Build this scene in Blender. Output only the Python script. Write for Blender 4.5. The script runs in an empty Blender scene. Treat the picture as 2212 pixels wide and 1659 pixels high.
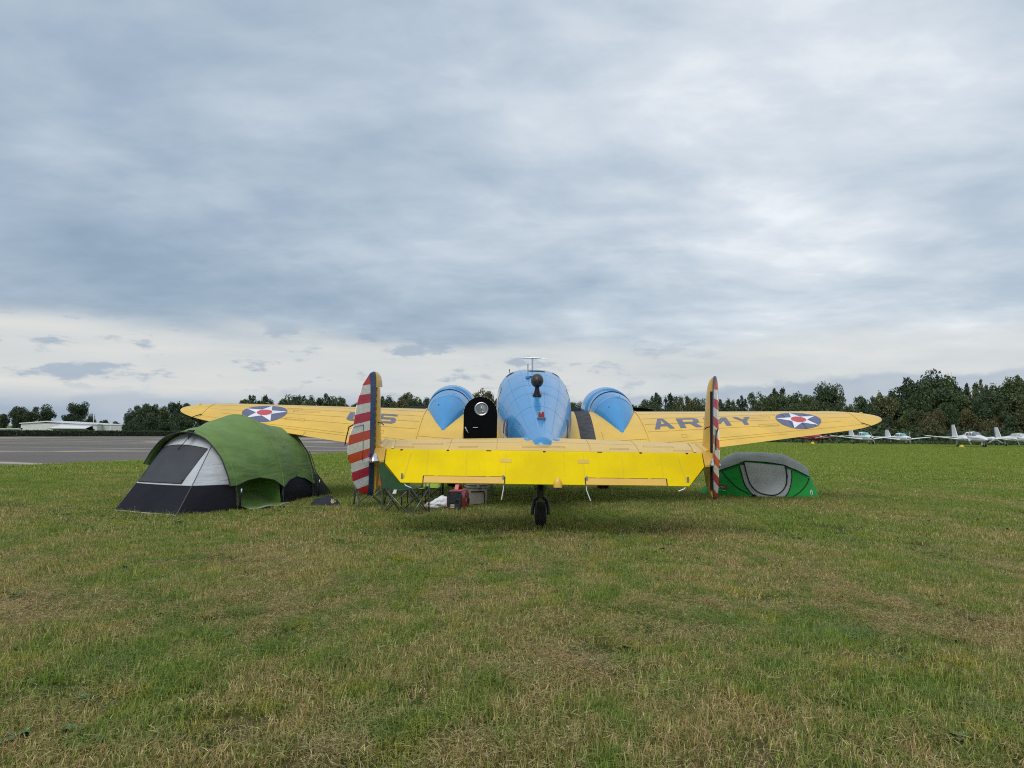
import bpy, bmesh, math, random
import numpy as np
from mathutils import Vector, Matrix, noise as mnoise

# ------------------------------------------------------------------ camera
SC = bpy.context.scene
COL = SC.collection
F, PW, PH, CH = 1703.0, 2212.0, 1659.0, 1.35          # focal length / picture size in picture units, eye height
PITCH = math.atan((931 - 829.5) / F)
ROLL = math.radians(.75)
FW = Vector((0, math.cos(PITCH), math.sin(PITCH)))
U0 = Vector((0, -math.sin(PITCH), math.cos(PITCH)))
RT = Vector((1, 0, 0)) * math.cos(ROLL) + U0 * math.sin(ROLL)
UP = U0 * math.cos(ROLL) - Vector((1, 0, 0)) * math.sin(ROLL)
cam = bpy.data.cameras.new('camera')
cam.sensor_width = 36.0
cam.lens = F / PW * 36.0
cam.clip_start, cam.clip_end = .05, 6000
camo = bpy.data.objects.new('camera', cam)
COL.objects.link(camo)
camo.matrix_world = Matrix(((RT.x, UP.x, -FW.x, 0), (RT.y, UP.y, -FW.y, 0), (RT.z, UP.z, -FW.z, CH), (0, 0, 0, 1)))
SC.camera = camo


def ray(px, py):
    return FW + RT * ((px - 1106) / F) + UP * ((829.5 - py) / F)


def ground_at(px, py, z=0.0):
    d = ray(px, py)
    t = (z - CH) / d.z
    return Vector((d.x * t, d.y * t, z))


def at_depth(px, py, Y):
    d = ray(px, py)
    t = Y / d.y
    return Vector((d.x * t, Y, CH + d.z * t))


# ------------------------------------------------------------------ node helper
class NT:
    def __init__(s, tree):
        s.t = tree
        s.n = tree.nodes
        s.l = tree.links

    def add(s, typ, **kw):
        nd = s.n.new(typ)
        for k, v in kw.items():
            setattr(nd, k, v)
        return nd

    def put(s, sock, v):
        if isinstance(v, bpy.types.NodeSocket):
            s.l.new(v, sock)
        elif isinstance(v, (tuple, list)) and len(v) == 3 and sock.type == 'RGBA':
            sock.default_value = (*v, 1)
        else:
            sock.default_value = v

    def m(s, op, a, b=0.0, c=None, clamp=False):
        nd = s.add('ShaderNodeMath', operation=op, use_clamp=clamp)
        s.put(nd.inputs[0], a)
        s.put(nd.inputs[1], b)
        if c is not None:
            s.put(nd.inputs[2], c)
        return nd.outputs[0]

    def ss(s, x, lo, hi, a=0.0, b=1.0):
        nd = s.add('ShaderNodeMapRange', interpolation_type='SMOOTHSTEP')
        s.put(nd.inputs[0], x)
        for i, v in enumerate((lo, hi, a, b)):
            s.put(nd.inputs[i + 1], v)
        return nd.outputs[0]

    def mix(s, f, a, b, blend='MIX'):
        nd = s.add('ShaderNodeMix', data_type='RGBA', blend_type=blend)
        s.put(nd.inputs[0], f)
        s.put(nd.inputs[6], a)
        s.put(nd.inputs[7], b)
        return nd.outputs[2]

    def noise(s, vec, scale, detail=4, rough=.5, dist=0.0, out=0):
        nd = s.add('ShaderNodeTexNoise')
        if vec is not None:
            s.put(nd.inputs['Vector'], vec)
        nd.inputs['Scale'].default_value = scale
        nd.inputs['Detail'].default_value = detail
        nd.inputs['Roughness'].default_value = rough
        nd.inputs['Distortion'].default_value = dist
        return nd.outputs[out]

    def xyz(s, vec):
        nd = s.add('ShaderNodeSeparateXYZ')
        s.put(nd.inputs[0], vec)
        return nd.outputs

    def vec(s, x, y, z=0.0):
        nd = s.add('ShaderNodeCombineXYZ')
        for i, v in enumerate((x, y, z)):
            s.put(nd.inputs[i], v)
        return nd.outputs[0]

    def map(s, vec, scale=(1, 1, 1), loc=(0, 0, 0), rot=(0, 0, 0)):
        nd = s.add('ShaderNodeMapping')
        s.put(nd.inputs[0], vec)
        nd.inputs[1].default_value = loc
        nd.inputs[2].default_value = rot
        nd.inputs[3].default_value = scale
        return nd.outputs[0]

    def ramp(s, fac, stops):
        nd = s.add('ShaderNodeValToRGB')
        cr = nd.color_ramp
        while len(cr.elements) < len(stops):
            cr.elements.new(.5)
        for e, (p, c) in zip(cr.elements, stops):
            e.position = p
            e.color = (*c, 1)
        s.put(nd.inputs[0], fac)
        return nd.outputs[0]


# ------------------------------------------------------------------ world
SUN_EL, SUN_AZ = math.radians(47), math.radians(200)    # fairly high, behind the camera, veiled by the overcast
world = bpy.data.worlds.new('World')
SC.world = world
world.use_nodes = True
w = NT(world.node_tree)
w.n.clear()
bg = w.add('ShaderNodeBackground')
wo = w.add('ShaderNodeOutputWorld')
w.l.new(bg.outputs[0], wo.inputs[0])
sky = w.add('ShaderNodeTexSky', sky_type='NISHITA')
sky.sun_disc = False
sky.sun_elevation = SUN_EL
sky.sun_rotation = SUN_AZ
sky.air_density = 1.5
sky.dust_density = 2.0
clear = w.mix(1.0, sky.outputs[0], (.1, .1, .1), 'MULTIPLY')
dirv = w.add('ShaderNodeTexCoord').outputs['Generated']
dx, dy, dz = w.xyz(dirv)
el = w.m('MAXIMUM', dz, 0.0)
inv = w.m('DIVIDE', 1.0, w.m('ADD', el, .16))
pv = w.vec(w.m('MULTIPLY', dx, inv), w.m('MULTIPLY', dy, inv), 0.0)
n1 = w.noise(w.map(pv, (.42, .62, 1), (17.9, 1.3, 0), (0, 0, .35)), 1.0, 3, .5, .3)
n2 = w.noise(w.map(pv, (1.0, 1.0, 1), (7.7, 47.3, 0), (0, 0, .3)), 1.5, 8, .56, .25)
n3 = w.noise(w.map(pv, (2.4, 3.6, 1), (2.2, 9.4, 0), (0, 0, .2)), 1.5, 6, .55, .2)
b = w.m('ADD', w.m('MULTIPLY', n1, .55), w.m('ADD', w.m('MULTIPLY', n2, .62), w.m('MULTIPLY', n3, .23)))
b = w.m('ADD', b, w.ss(dx, -.50, .50, -.085, .045))
b = w.m('ADD', b, w.ss(el, .12, .50, -.02, .05))
# the darker cloud deck on the left, low above the bright gap
deck = w.m('MULTIPLY', w.ss(el, .34, .12, 0, 1), w.ss(dx, .10, -.35, 0, 1))
b = w.m('SUBTRACT', b, w.m('MULTIPLY', deck, .075))
cl = w.ramp(b, [(.42, (.262, .355, .470)), (.60, (.365, .458, .565)), (.73, (.495, .575, .665)), (.86, (.66, .72, .785)), (1.0, (.92, .94, .97))])
azel = w.vec(w.m('MULTIPLY', dx, 1.0), w.m('MULTIPLY', dz, 1.0), w.m('MULTIPLY', dy, .3))
ne = w.noise(w.map(azel, (3.5, 14, 3.5)), 1.0, 5, .55)
# bright gap above the horizon
edge = w.m('ADD', el, w.m('MULTIPLY', w.m('SUBTRACT', ne, .5), .085))
gap = w.ss(edge, .137, .097, 0, 1)
gapl = w.m('MULTIPLY', gap, w.ss(dx, -.1, .25, .92, .70))
cream = w.mix(w.noise(w.map(azel, (4, 34, 4), (2, 0, 0)), 1.0, 4, .55), (.50, .565, .62), (.83, .80, .74))
c2 = w.mix(gapl, cl, cream)
# low grey haze
haze = w.ss(w.m('ADD', el, w.m('MULTIPLY', w.m('SUBTRACT', ne, .5), .05)), .046, .018, 0, .85)
c2 = w.mix(haze, c2, (.40, .475, .575))
# small dark cumulus floating in the gap
def pvec(vec, scale, loc, sz, det, r=.5):
    return w.noise(w.map(vec, scale, loc), sz, det, r)
puff = pvec(azel, (14, 40, 14), (1.3, .4, 0), 1.0, 7, .6)
pm = w.m('MULTIPLY', w.ss(puff, .530, .640, 0, 1), w.m('MULTIPLY', w.ss(el, .135, .11, 0, 1), w.ss(el, .035, .055, 0, 1)))
pm = w.m('MULTIPLY', pm, w.ss(dx, .35, .0, .05, .75))
c2 = w.mix(pm, c2, (.305, .395, .515))
# cloud bank low on the right
bankn = w.noise(w.map(azel, (6, 12, 6), (4.4, 2.2, 0)), 1.0, 6, .6)
top = w.m('ADD', w.ss(dx, -.05, .42, .026, .066), w.m('MULTIPLY', w.m('SUBTRACT', bankn, .5), .085))
bank = w.ss(w.m('SUBTRACT', el, top), .007, -.003, 0, .9)
c2 = w.mix(bank, c2, w.mix(w.ss(bankn, .35, .65), (.33, .41, .52), (.46, .525, .61)))
c3 = w.mix(.93, clear, c2)
w.l.new(c3, bg.inputs[0])
bg.inputs[1].default_value = .84

sun = bpy.data.lights.new('sun', 'SUN')
sun.energy = 1.5
sun.angle = math.radians(40)
sun.color = (1, .965, .91)
suno = bpy.data.objects.new('sun', sun)
COL.objects.link(suno)
sd = Vector((math.sin(SUN_AZ) * math.cos(SUN_EL), math.cos(SUN_AZ) * math.cos(SUN_EL), math.sin(SUN_EL)))
suno.rotation_euler = sd.to_track_quat('Z', 'Y').to_euler()
suno.location = (0, -20, 40)

vs = SC.view_settings
vs.view_transform = 'Standard'
vs.look = 'None'
vs.exposure = .36
vs.gamma = 1
vs.use_curve_mapping = False
SC.cycles.use_denoising = False
SC.cycles.filter_width = 1.1
SC.cycles.sample_clamp_indirect = 4
SC.cycles.max_bounces = 6
SC.cycles.transparent_max_bounces = 8

# ------------------------------------------------------------------ materials
MATS = {}


def mat(name, col, rough=.5, var=.12, vs_=3.0, bump=0.0, bs=30.0, metal=0.0, spec=.5, coat=0.0, col2=None, stretch=(1, 1, 1)):
    if name in MATS:
        return MATS[name]
    m = bpy.data.materials.new(name)
    m.use_nodes = True
    t = NT(m.node_tree)
    p = t.n['Principled BSDF']
    tc = t.add('ShaderNodeTexCoord').outputs['Object']
    n = t.noise(t.map(tc, stretch), vs_, 5, .6)
    c1 = tuple(max(0, v * (1 - var)) for v in col)
    cc = col2 if col2 else tuple(min(1, v * (1 + var)) for v in col)
    t.put(p.inputs['Base Color'], t.mix(t.ss(n, .3, .7), c1, cc))
    t.put(p.inputs['Roughness'], t.ss(n, .2, .8, max(0, rough - .06), min(1, rough + .06)))
    p.inputs['Metallic'].default_value = metal
    p.inputs['Specular IOR Level'].default_value = spec
    p.inputs['Coat Weight'].default_value = coat
    p.inputs['Coat Roughness'].default_value = .12
    if bump:
        bn = t.add('ShaderNodeBump')
        bn.inputs['Strength'].default_value = bump
        bn.inputs['Distance'].default_value = .01
        t.put(bn.inputs['Height'], t.noise(t.map(tc, stretch), bs, 5, .6))
        t.l.new(bn.outputs[0], p.inputs['Normal'])
    MATS[name] = m
    return m


def paint(name, col, rough=.32, coat=.35, dirt=.10):
    """aircraft paint: slight fading, streaks and oil-canned skin"""
    if name in MATS:
        return MATS[name]
    m = bpy.data.materials.new(name)
    m.use_nodes = True
    t = NT(m.node_tree)
    p = t.n['Principled BSDF']
    tc = t.add('ShaderNodeTexCoord').outputs['Object']
    n = t.noise(tc, 1.4, 6, .62)
    n2 = t.noise(t.map(tc, (9, 1.2, 1.2)), 2.0, 5, .6)
    c = t.mix(t.ss(n, .3, .72), tuple(v * (1 - dirt) for v in col), tuple(min(1, v * (1 + dirt * .6)) for v in col))
    c = t.mix(t.ss(n2, .56, .78, 0, .22), c, tuple(v * .62 for v in col))
    t.put(p.inputs['Base Color'], c)
    t.put(p.inputs['Roughness'], t.ss(n, .25, .75, rough - .06, rough + .10))
    p.inputs['Coat Weight'].default_value = coat
    p.inputs['Coat Roughness'].default_value = .10
    bn = t.add('ShaderNodeBump')
    bn.inputs['Strength'].default_value = .22
    bn.inputs['Distance'].default_value = .02
    t.put(bn.inputs['Height'], t.noise(t.map(tc, (1.2, 3.0, 3.0)), 1.6, 2, .4))
    t.l.new(bn.outputs[0], p.inputs['Normal'])
    MATS[name] = m
    return m


YEL = paint('chrome_yellow_paint', (.74, .46, .055), .36, .25)
LEM = paint('lemon_fabric_paint', (.76, .565, .0005), .6, .0, .13)
LEM.node_tree.nodes['Principled BSDF'].inputs['Specular IOR Level'].default_value = .12
BLU = paint('sky_blue_paint', (.062, .270, .555), .17, .15, .09)
BLU.node_tree.nodes['Principled BSDF'].inputs['Specular IOR Level'].default_value = .4
TAB = paint('tab_orange_paint', (.66, .40, .06), .45, .1)
NAVY = mat('insignia_blue', (.105, .115, .20), .5, .12, 4)
LETT = mat('letter_grey_blue', (.135, .14, .185), .5, .15, 6)
WHT = mat('insignia_white', (.72, .73, .76), .45, .08, 4)
RED = mat('insignia_red', (.50, .055, .065), .45, .1, 4)
BLACK = mat('black_paint', (.007, .007, .008), .5, .2, 6, spec=.2)
DOORB = mat('door_black', (.004, .004, .0045), .7, .2, 6, spec=.05)
WALK = mat('walkway_grit', (.055, .055, .058), .85, .35, 9, .5, 160)
SEAM = mat('panel_seam', (.50, .305, .038), .6, .2, 5)
BSEAM = mat('panel_seam_blue', (.048, .225, .47), .3, .2, 5)
METAL = mat('bare_metal', (.45, .46, .47), .32, .15, 12, metal=.9)
CHROME = mat('polished_metal', (.72, .73, .75), .15, .08, 12, metal=1)
RUBB = mat('rubber', (.018, .018, .018), .8, .3, 12, .4, 90)
DARKG = mat('dark_gap', (.02, .018, .012), .8)
WHITEP = mat('white_gloss_paint', (.74, .75, .77), .28, .05, 1.2, coat=.3)


# ------------------------------------------------------------------ mesh helpers
class MB:
    def __init__(s):
        s.v = []
        s.f = []

    def add(s, verts, faces):
        o = len(s.v)
        s.v += [tuple(q) for q in verts]
        s.f += [tuple(i + o for i in f) for f in faces]
        return s

    def box(s, x0, x1, y0, y1, z0, z1):
        v = [(x, y, z) for z in (z0, z1) for y in (y0, y1) for x in (x0, x1)]
        return s.add(v, [(0, 2, 3, 1), (4, 5, 7, 6), (0, 1, 5, 4), (2, 6, 7, 3), (0, 4, 6, 2), (1, 3, 7, 5)])

    def loft(s, rings, cap=True, closed=True):
        n = len(rings[0])
        v = [q for r in rings for q in r]
        f = []
        for i in range(len(rings) - 1):
            for j in range(n if closed else n - 1):
                a, b_ = i * n + j, i * n + (j + 1) % n
                f.append((a, b_, b_ + n, a + n))
        if cap and closed:
            f.append(tuple(range(n))[::-1])
            f.append(tuple(range((len(rings) - 1) * n, len(rings) * n)))
        return s.add(v, f)

    def tube(s, pts, r, seg=8, cap=True):
        pts = [Vector(q) for q in pts]
        rr = r if isinstance(r, (list, tuple)) else [r] * len(pts)
        rings = []
        side = None
        for i, q in enumerate(pts):
            d = (pts[min(i + 1, len(pts) - 1)] - pts[max(i - 1, 0)]).normalized()
            if side is None:
                side = d.orthogonal().normalized()
            else:
                side = (side - d * side.dot(d)).normalized()
            up = d.cross(side)
            rings.append([tuple(q + (side * math.cos(a) + up * math.sin(a)) * rr[i]) for a in (2 * math.pi * k / seg for k in range(seg))])
        return s.loft(rings, cap)

    def grid(s, fn, nu, nv):
        v = [tuple(fn(i / nu, j / nv)) for j in range(nv + 1) for i in range(nu + 1)]
        f = [(j * (nu + 1) + i, j * (nu + 1) + i + 1, (j + 1) * (nu + 1) + i + 1, (j + 1) * (nu + 1) + i) for j in range(nv) for i in range(nu)]
        return s.add(v, f)

    def build(s, name, m, parent=None, smooth=True, loc=None, angle=40, recalc=True):
        me = bpy.data.meshes.new(name)
        me.from_pydata(s.v, [], s.f)
        if recalc:
            bm = bmesh.new()
            bm.from_mesh(me)
            bmesh.ops.recalc_face_normals(bm, faces=bm.faces)
            if smooth:
                for e in bm.edges:
                    if len(e.link_faces) == 2 and e.calc_face_angle(0) > math.radians(angle):
                        e.smooth = False
            bm.to_mesh(me)
            bm.free()
        if smooth:
            me.polygons.foreach_set('use_smooth', [True] * len(me.polygons))
        me.materials.append(m)
        o = bpy.data.objects.new(name, me)
        COL.objects.link(o)
        o.parent = parent
        if loc is not None:
            o.location = loc
        return o


def thing(name, label, cat, loc=(0, 0, 0), rz=0.0, group=None):
    o = bpy.data.objects.new(name, None)
    o.empty_display_size = .2
    COL.objects.link(o)
    o.location = loc
    o.rotation_euler = (0, 0, rz)
    o['label'] = label
    o['category'] = cat
    if group:
        o['group'] = group
    return o


def copy_tree(o, parent=None):
    c = o.copy()
    COL.objects.link(c)
    c.parent = parent
    for ch in o.children:
        copy_tree(ch, c)
    return c


def kind(o, k):
    o['kind'] = k
    return o


def sheet(name, polys, fn, m, parent, cell=(.06, .06), off=.003, eps=.004, thick=0.0, smooth=True):
    """flat outlines (lists of 2D points) laid on the curved surface fn(u, v) -> 3D point"""
    bm = bmesh.new()
    for poly in polys:
        vs_ = [bm.verts.new((q[0], q[1], 0)) for q in poly]
        bm.faces.new(vs_)
    bmesh.ops.triangulate(bm, faces=bm.faces[:])
    for ax in (0, 1):
        lo = min(v.co[ax] for v in bm.verts)
        hi = max(v.co[ax] for v in bm.verts)
        n = int((hi - lo) / cell[ax])
        for k in range(1, n + 1):
            co = [0, 0, 0]
            no = [0, 0, 0]
            co[ax] = lo + (hi - lo) * k / (n + 1)
            no[ax] = 1
            bmesh.ops.bisect_plane(bm, geom=bm.verts[:] + bm.edges[:] + bm.faces[:], plane_co=co, plane_no=no)
    cen = Vector((0, 0, 0))
    for v in bm.verts:
        u_, v_ = v.co.x, v.co.y
        p0 = Vector(fn(u_, v_))
        nrm = (Vector(fn(u_ + eps, v_)) - Vector(fn(u_ - eps, v_))).cross(Vector(fn(u_, v_ + eps)) - Vector(fn(u_, v_ - eps)))
        if nrm.length > 1e-12:
            nrm.normalize()
        v.co = p0 + nrm * off
    if thick:
        r = bmesh.ops.solidify(bm, geom=bm.faces[:], thickness=thick)
    me = bpy.data.meshes.new(name)
    bm.to_mesh(me)
    bm.free()
    if smooth:
        me.polygons.foreach_set('use_smooth', [True] * len(me.polygons))
    me.materials.append(m)
    o = bpy.data.objects.new(name, me)
    COL.objects.link(o)
    o.parent = parent
    return o


def strip(p, q, wd):
    """a thin 2D strip from p to q"""
    d = Vector((q[0] - p[0], q[1] - p[1]))
    nrm = Vector((-d.y, d.x)).normalized() * wd * .5
    return [(p[0] + nrm.x, p[1] + nrm.y), (p[0] - nrm.x, p[1] - nrm.y), (q[0] - nrm.x, q[1] - nrm.y), (q[0] + nrm.x, q[1] + nrm.y)]


def rbox(name, dims, m, parent, loc=(0, 0, 0), bevel=.02, seg=2, taper=1.0, rot=(0, 0, 0)):
    """bevelled box standing on loc, taper scales its foot"""
    bm = bmesh.new()
    bmesh.ops.create_cube(bm, size=1)
    for v in bm.verts:
        k = taper if v.co.z < 0 else 1
        v.co = Vector((v.co.x * dims[0] * k, v.co.y * dims[1] * k, (v.co.z + .5) * dims[2]))
    bmesh.ops.bevel(bm, geom=bm.edges[:], offset=bevel, segments=seg, affect='EDGES', profile=.6)
    me = bpy.data.meshes.new(name)
    bm.to_mesh(me)
    bm.free()
    me.polygons.foreach_set('use_smooth', [False] * len(me.polygons))
    me.materials.append(m)
    o = bpy.data.objects.new(name, me)
    COL.objects.link(o)
    o.parent = parent
    o.location = loc
    o.rotation_euler = rot
    return o


def ring(cx, cy, cz, rx, rz, n=28, e=2.0, zlow=None):
    """superellipse ring in the x-z plane"""
    out = []
    for k in range(n):
        a = 2 * math.pi * k / n
        c, s_ = math.cos(a), math.sin(a)
        x = math.copysign(abs(c) ** (2 / e), c) * rx
        hz = rz if s_ >= 0 else (zlow if zlow else rz)
        z = math.copysign(abs(s_) ** (2 / e), s_) * hz
        out.append((cx + x, cy, cz + z))
    return out


def lerp_table(tab, y):
    if y <= tab[0][0]:
        return tab[0][1:]
    for a, b_ in zip(tab, tab[1:]):
        if y <= b_[0]:
            t = (y - a[0]) / (b_[0] - a[0])
            return tuple(p + (q - p) * t for p, q in zip(a[1:], b_[1:]))
    return tab[-1][1:]

# ------------------------------------------------------------------ ground, apron
rng = random.Random(7)


def sstep(a, b_, x):
    t = min(1, max(0, (x - a) / (b_ - a)))
    return t * t * (3 - 2 * t)


def gz(x, y):
    """height of the ground: flat field, falling away behind the hedge on the left"""
    return -2.1 * sstep(-25, -55, x) * sstep(118, 185, y) if y > 0 else 0.0


def field_material():
    m = bpy.data.materials.new('mown_grass_ground')
    m.use_nodes = True
    t = NT(m.node_tree)
    p = t.n['Principled BSDF']
    pos = t.add('ShaderNodeNewGeometry').outputs['Position']
    x, y, z = t.xyz(pos)
    big = t.noise(t.map(pos, (.55, .30, 1)), 1.0, 5, .6)
    fine = t.noise(t.map(pos, (1, .55, 1)), 9.0, 6, .7)
    dry = t.ss(t.m('ADD', big, t.m('MULTIPLY', t.m('SUBTRACT', fine, .5), .7)), .42, .68)
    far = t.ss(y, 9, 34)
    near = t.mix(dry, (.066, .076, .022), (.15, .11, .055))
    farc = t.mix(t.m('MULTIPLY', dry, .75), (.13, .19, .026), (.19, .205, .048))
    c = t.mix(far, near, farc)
    c = t.mix(t.ss(fine, .3, .7), t.mix(.45, c, (0.02, .025, .008)), c)
    t.put(p.inputs['Base Color'], c)
    p.inputs['Roughness'].default_value = .9
    p.inputs['Specular IOR Level'].default_value = .1
    bn = t.add('ShaderNodeBump')
    bn.inputs['Strength'].default_value = .6
    bn.inputs['Distance'].default_value = .05
    t.put(bn.inputs['Height'], t.noise(pos, 14, 5, .7))
    t.l.new(bn.outputs[0], p.inputs['Normal'])
    return m


xs = sorted(set([-1500, -900, -500, -300, -200, -150] + list(range(-120, 121, 5)) + [150, 200, 300, 500, 900, 1500]))
ys = sorted(set([-400, -100, -30, -10] + list(range(0, 261, 5)) + [300, 400, 600, 1000, 1800, 3000]))
gb = MB()
gb.add([(x, y, gz(x, y)) for y in ys for x in xs],
       [(j * len(xs) + i, j * len(xs) + i + 1, (j + 1) * len(xs) + i + 1, (j + 1) * len(xs) + i) for j in range(len(ys) - 1) for i in range(len(xs) - 1)])
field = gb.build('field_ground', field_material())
kind(field, 'structure')

# apron: the near edge and the far edge are read off the photograph on the flat ground
NE0, NE1 = ground_at(0, 1007), ground_at(666, 981)
FE0, FE1 = ground_at(0, 943), ground_at(343, 942.6)
nd_ = (NE1 - NE0).normalized()
fd_ = (FE1 - FE0).normalized()


def near_edge(t):
    wob = .18 * mnoise.noise(Vector((t * .23, 0, 0))) + .08 * mnoise.noise(Vector((t * 1.3, 4, 0)))
    return NE0 + nd_ * t + Vector((wob, 0, 0))


def apron_side(x, y):
    """> 0 on the grass side of the apron's near edge"""
    d = Vector((x, y, 0)) - NE0
    return d.x * nd_.y - d.y * nd_.x


def asphalt_material():
    m = bpy.data.materials.new('weathered_asphalt')
    m.use_nodes = True
    t = NT(m.node_tree)
    p = t.n['Principled BSDF']
    pos = t.add('ShaderNodeNewGeometry').outputs['Position']
    big = t.noise(t.map(pos, (.05, .16, 1), rot=(0, 0, .12)), 1.0, 5, .6)
    fine = t.noise(pos, 3.0, 6, .7)
    c = t.mix(t.ss(big, .3, .7), (.098, .083, .071), (.146, .125, .107))
    c = t.mix(t.ss(fine, .35, .75, 0, .5), c, (.155, .135, .117))
    wv = t.noise(t.map(pos, (.06, .06, 1)), 1.0, 3, .5, out=1)
    wp = t.add('ShaderNodeVectorMath', operation='ADD')
    t.put(wp.inputs[0], t.map(pos, (.035, .085, 1), rot=(0, 0, .3)))
    sc_ = t.add('ShaderNodeVectorMath', operation='SCALE')
    t.put(sc_.inputs[0], wv)
    sc_.inputs['Scale'].default_value = .55
    t.l.new(sc_.outputs[0], wp.inputs[1])
    vo = t.add('ShaderNodeTexVoronoi', feature='DISTANCE_TO_EDGE')
    t.put(vo.inputs['Vector'], wp.outputs[0])
    vo.inputs['Scale'].default_value = 1.0
    crack = t.ss(vo.outputs['Distance'], .055, .012, 0, 1)
    crack = t.m('MULTIPLY', crack, t.ss(t.noise(pos, .35, 4, .6), .38, .58, .35, 1))
    c = t.mix(crack, c, (.38, .33, .25))
    t.put(p.inputs['Base Color'], c)
    p.inputs['Roughness'].default_value = .85
    return m


ab = MB()
rows = []
for i in range(61):
    t = -30 + i * 4.0
    a = near_edge(t)
    f = FE0 + fd_ * (t * 1.05 - 30)
    rows.append((a, f))
v = []
for a, f in rows:
    for k in range(7):
        q = a.lerp(f, k / 6)
        v.append((q.x, q.y, gz(q.x, q.y) + .006))
ab.add(v, [(i * 7 + k, i * 7 + k + 1, (i + 1) * 7 + k + 1, (i + 1) * 7 + k) for i in range(60) for k in range(6)])
kind(ab.build('apron', asphalt_material()), 'structure')
# dry pale fringe where the grass meets the asphalt
fb = MB()
v, fcs = [], []
for i in range(241):
    t = -30 + i * 1.0
    a = near_edge(t)
    wd = .30 + .22 * mnoise.noise(Vector((t * .5, 9, 0)))
    v += [(a.x + .15, a.y - .05, .011), (a.x - wd, a.y + wd * .3, .011)]
    if i:
        k = 2 * i
        fcs.append((k - 2, k - 1, k + 1, k))
kind(fb.add(v, fcs).build('apron_edge_strip', mat('dry_fringe', (.24, .20, .12), .95, .3, 2.5)), 'structure')

# ------------------------------------------------------------------ the yellow twin-tailed aircraft (tail towards us)
plane = thing('vintage_aircraft', 'yellow and blue vintage twin-engine military aircraft with twin tail fins, seen from behind', 'airplane', (.43, 10.3, 0), .003)
AL = math.radians(17)


def wing_dim(s):
    c = 2.72 - .3465 * (s - 2.2)
    return c, 3.95 + .254 * (s - .7), .73 + .128 * (s - .7)


def wing_pt(s, x, side=1, upper=True):
    """s metres out from the centre line, x fraction of chord from the leading edge"""
    s_ = max(s, 0)
    x = min(max(x, 0), 1)
    c, yte, zte = wing_dim(s_)
    t = .15 - .03 * s_ / 7
    k = 1.0
    if s_ > 6.25:
        q = min(1, (s_ - 6.25) / 1.03)
        k = math.sqrt(max(0, 1 - q * q))
    zz = t / .2 * (.2969 * math.sqrt(x) - .126 * x - .3516 * x * x + .2843 * x ** 3 - .1036 * x ** 4)
    zz = (zz if upper else -zz) + .08 * x * (1 - x)
    a, b_ = (.45 - x) * c * k, zz * c * k
    yc, zc = yte + c * .55 * math.cos(AL), zte + c * .55 * math.sin(AL)
    return (side * s_, yc + a * math.cos(AL) - b_ * math.sin(AL), zc + a * math.sin(AL) + b_ * math.cos(AL))


STAR = []
for k in range(10):
    rr = 1.0 if k % 2 == 0 else .382
    a_ = math.pi / 2 + k * math.pi / 5
    STAR.append((rr * math.cos(a_), rr * math.sin(a_)))

# letters in a 0..1 box, y = 0 at the leading-edge side (top), drawn as closed outlines
LET = {
    'A': [[(0, 1), (.36, 0), (.64, 0), (1, 1), (.74, 1), (.66, .76), (.34, .76), (.26, 1)]],
    'R': [[(0, 0), (.80, 0), (.98, .12), (.98, .46), (.80, .60), (1, 1), (.70, 1), (.52, .62), (.26, .62), (.26, 1), (0, 1)]],
    'M': [[(0, 1), (0, 0), (.22, 0), (.5, .52), (.78, 0), (1, 0), (1, 1), (.78, 1), (.78, .42), (.58, .78), (.42, .78), (.22, .42), (.22, 1)]],
    'Y': [[(0, 0), (.28, 0), (.5, .36), (.72, 0), (1, 0), (.63, .60), (.63, 1), (.37, 1), (.37, .60)]],
    'U': [[(0, 0), (.26, 0), (.26, .80), (.74, .80), (.74, 0), (1, 0), (1, .86), (.84, 1), (.16, 1), (0, .86)]],
    'S': [[(1, .24), (.74, .24), (.74, .20), (.26, .20), (.26, .40), (.84, .40), (1, .54), (1, .86), (.84, 1), (.16, 1), (0, .86), (0, .76), (.26, .76), (.26, .80), (.74, .80), (.74, .60), (.16, .60), (0, .46), (0, .14), (.16, 0), (.84, 0), (1, .14)]],
}
R_HOLE = [[(.26, .2), (.70, .2), (.72, .24), (.72, .38), (.70, .42), (.26, .42)]]
A_HOLE = [[(.42, .56), (.58, .56), (.51, .26), (.49, .26)]]

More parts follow.
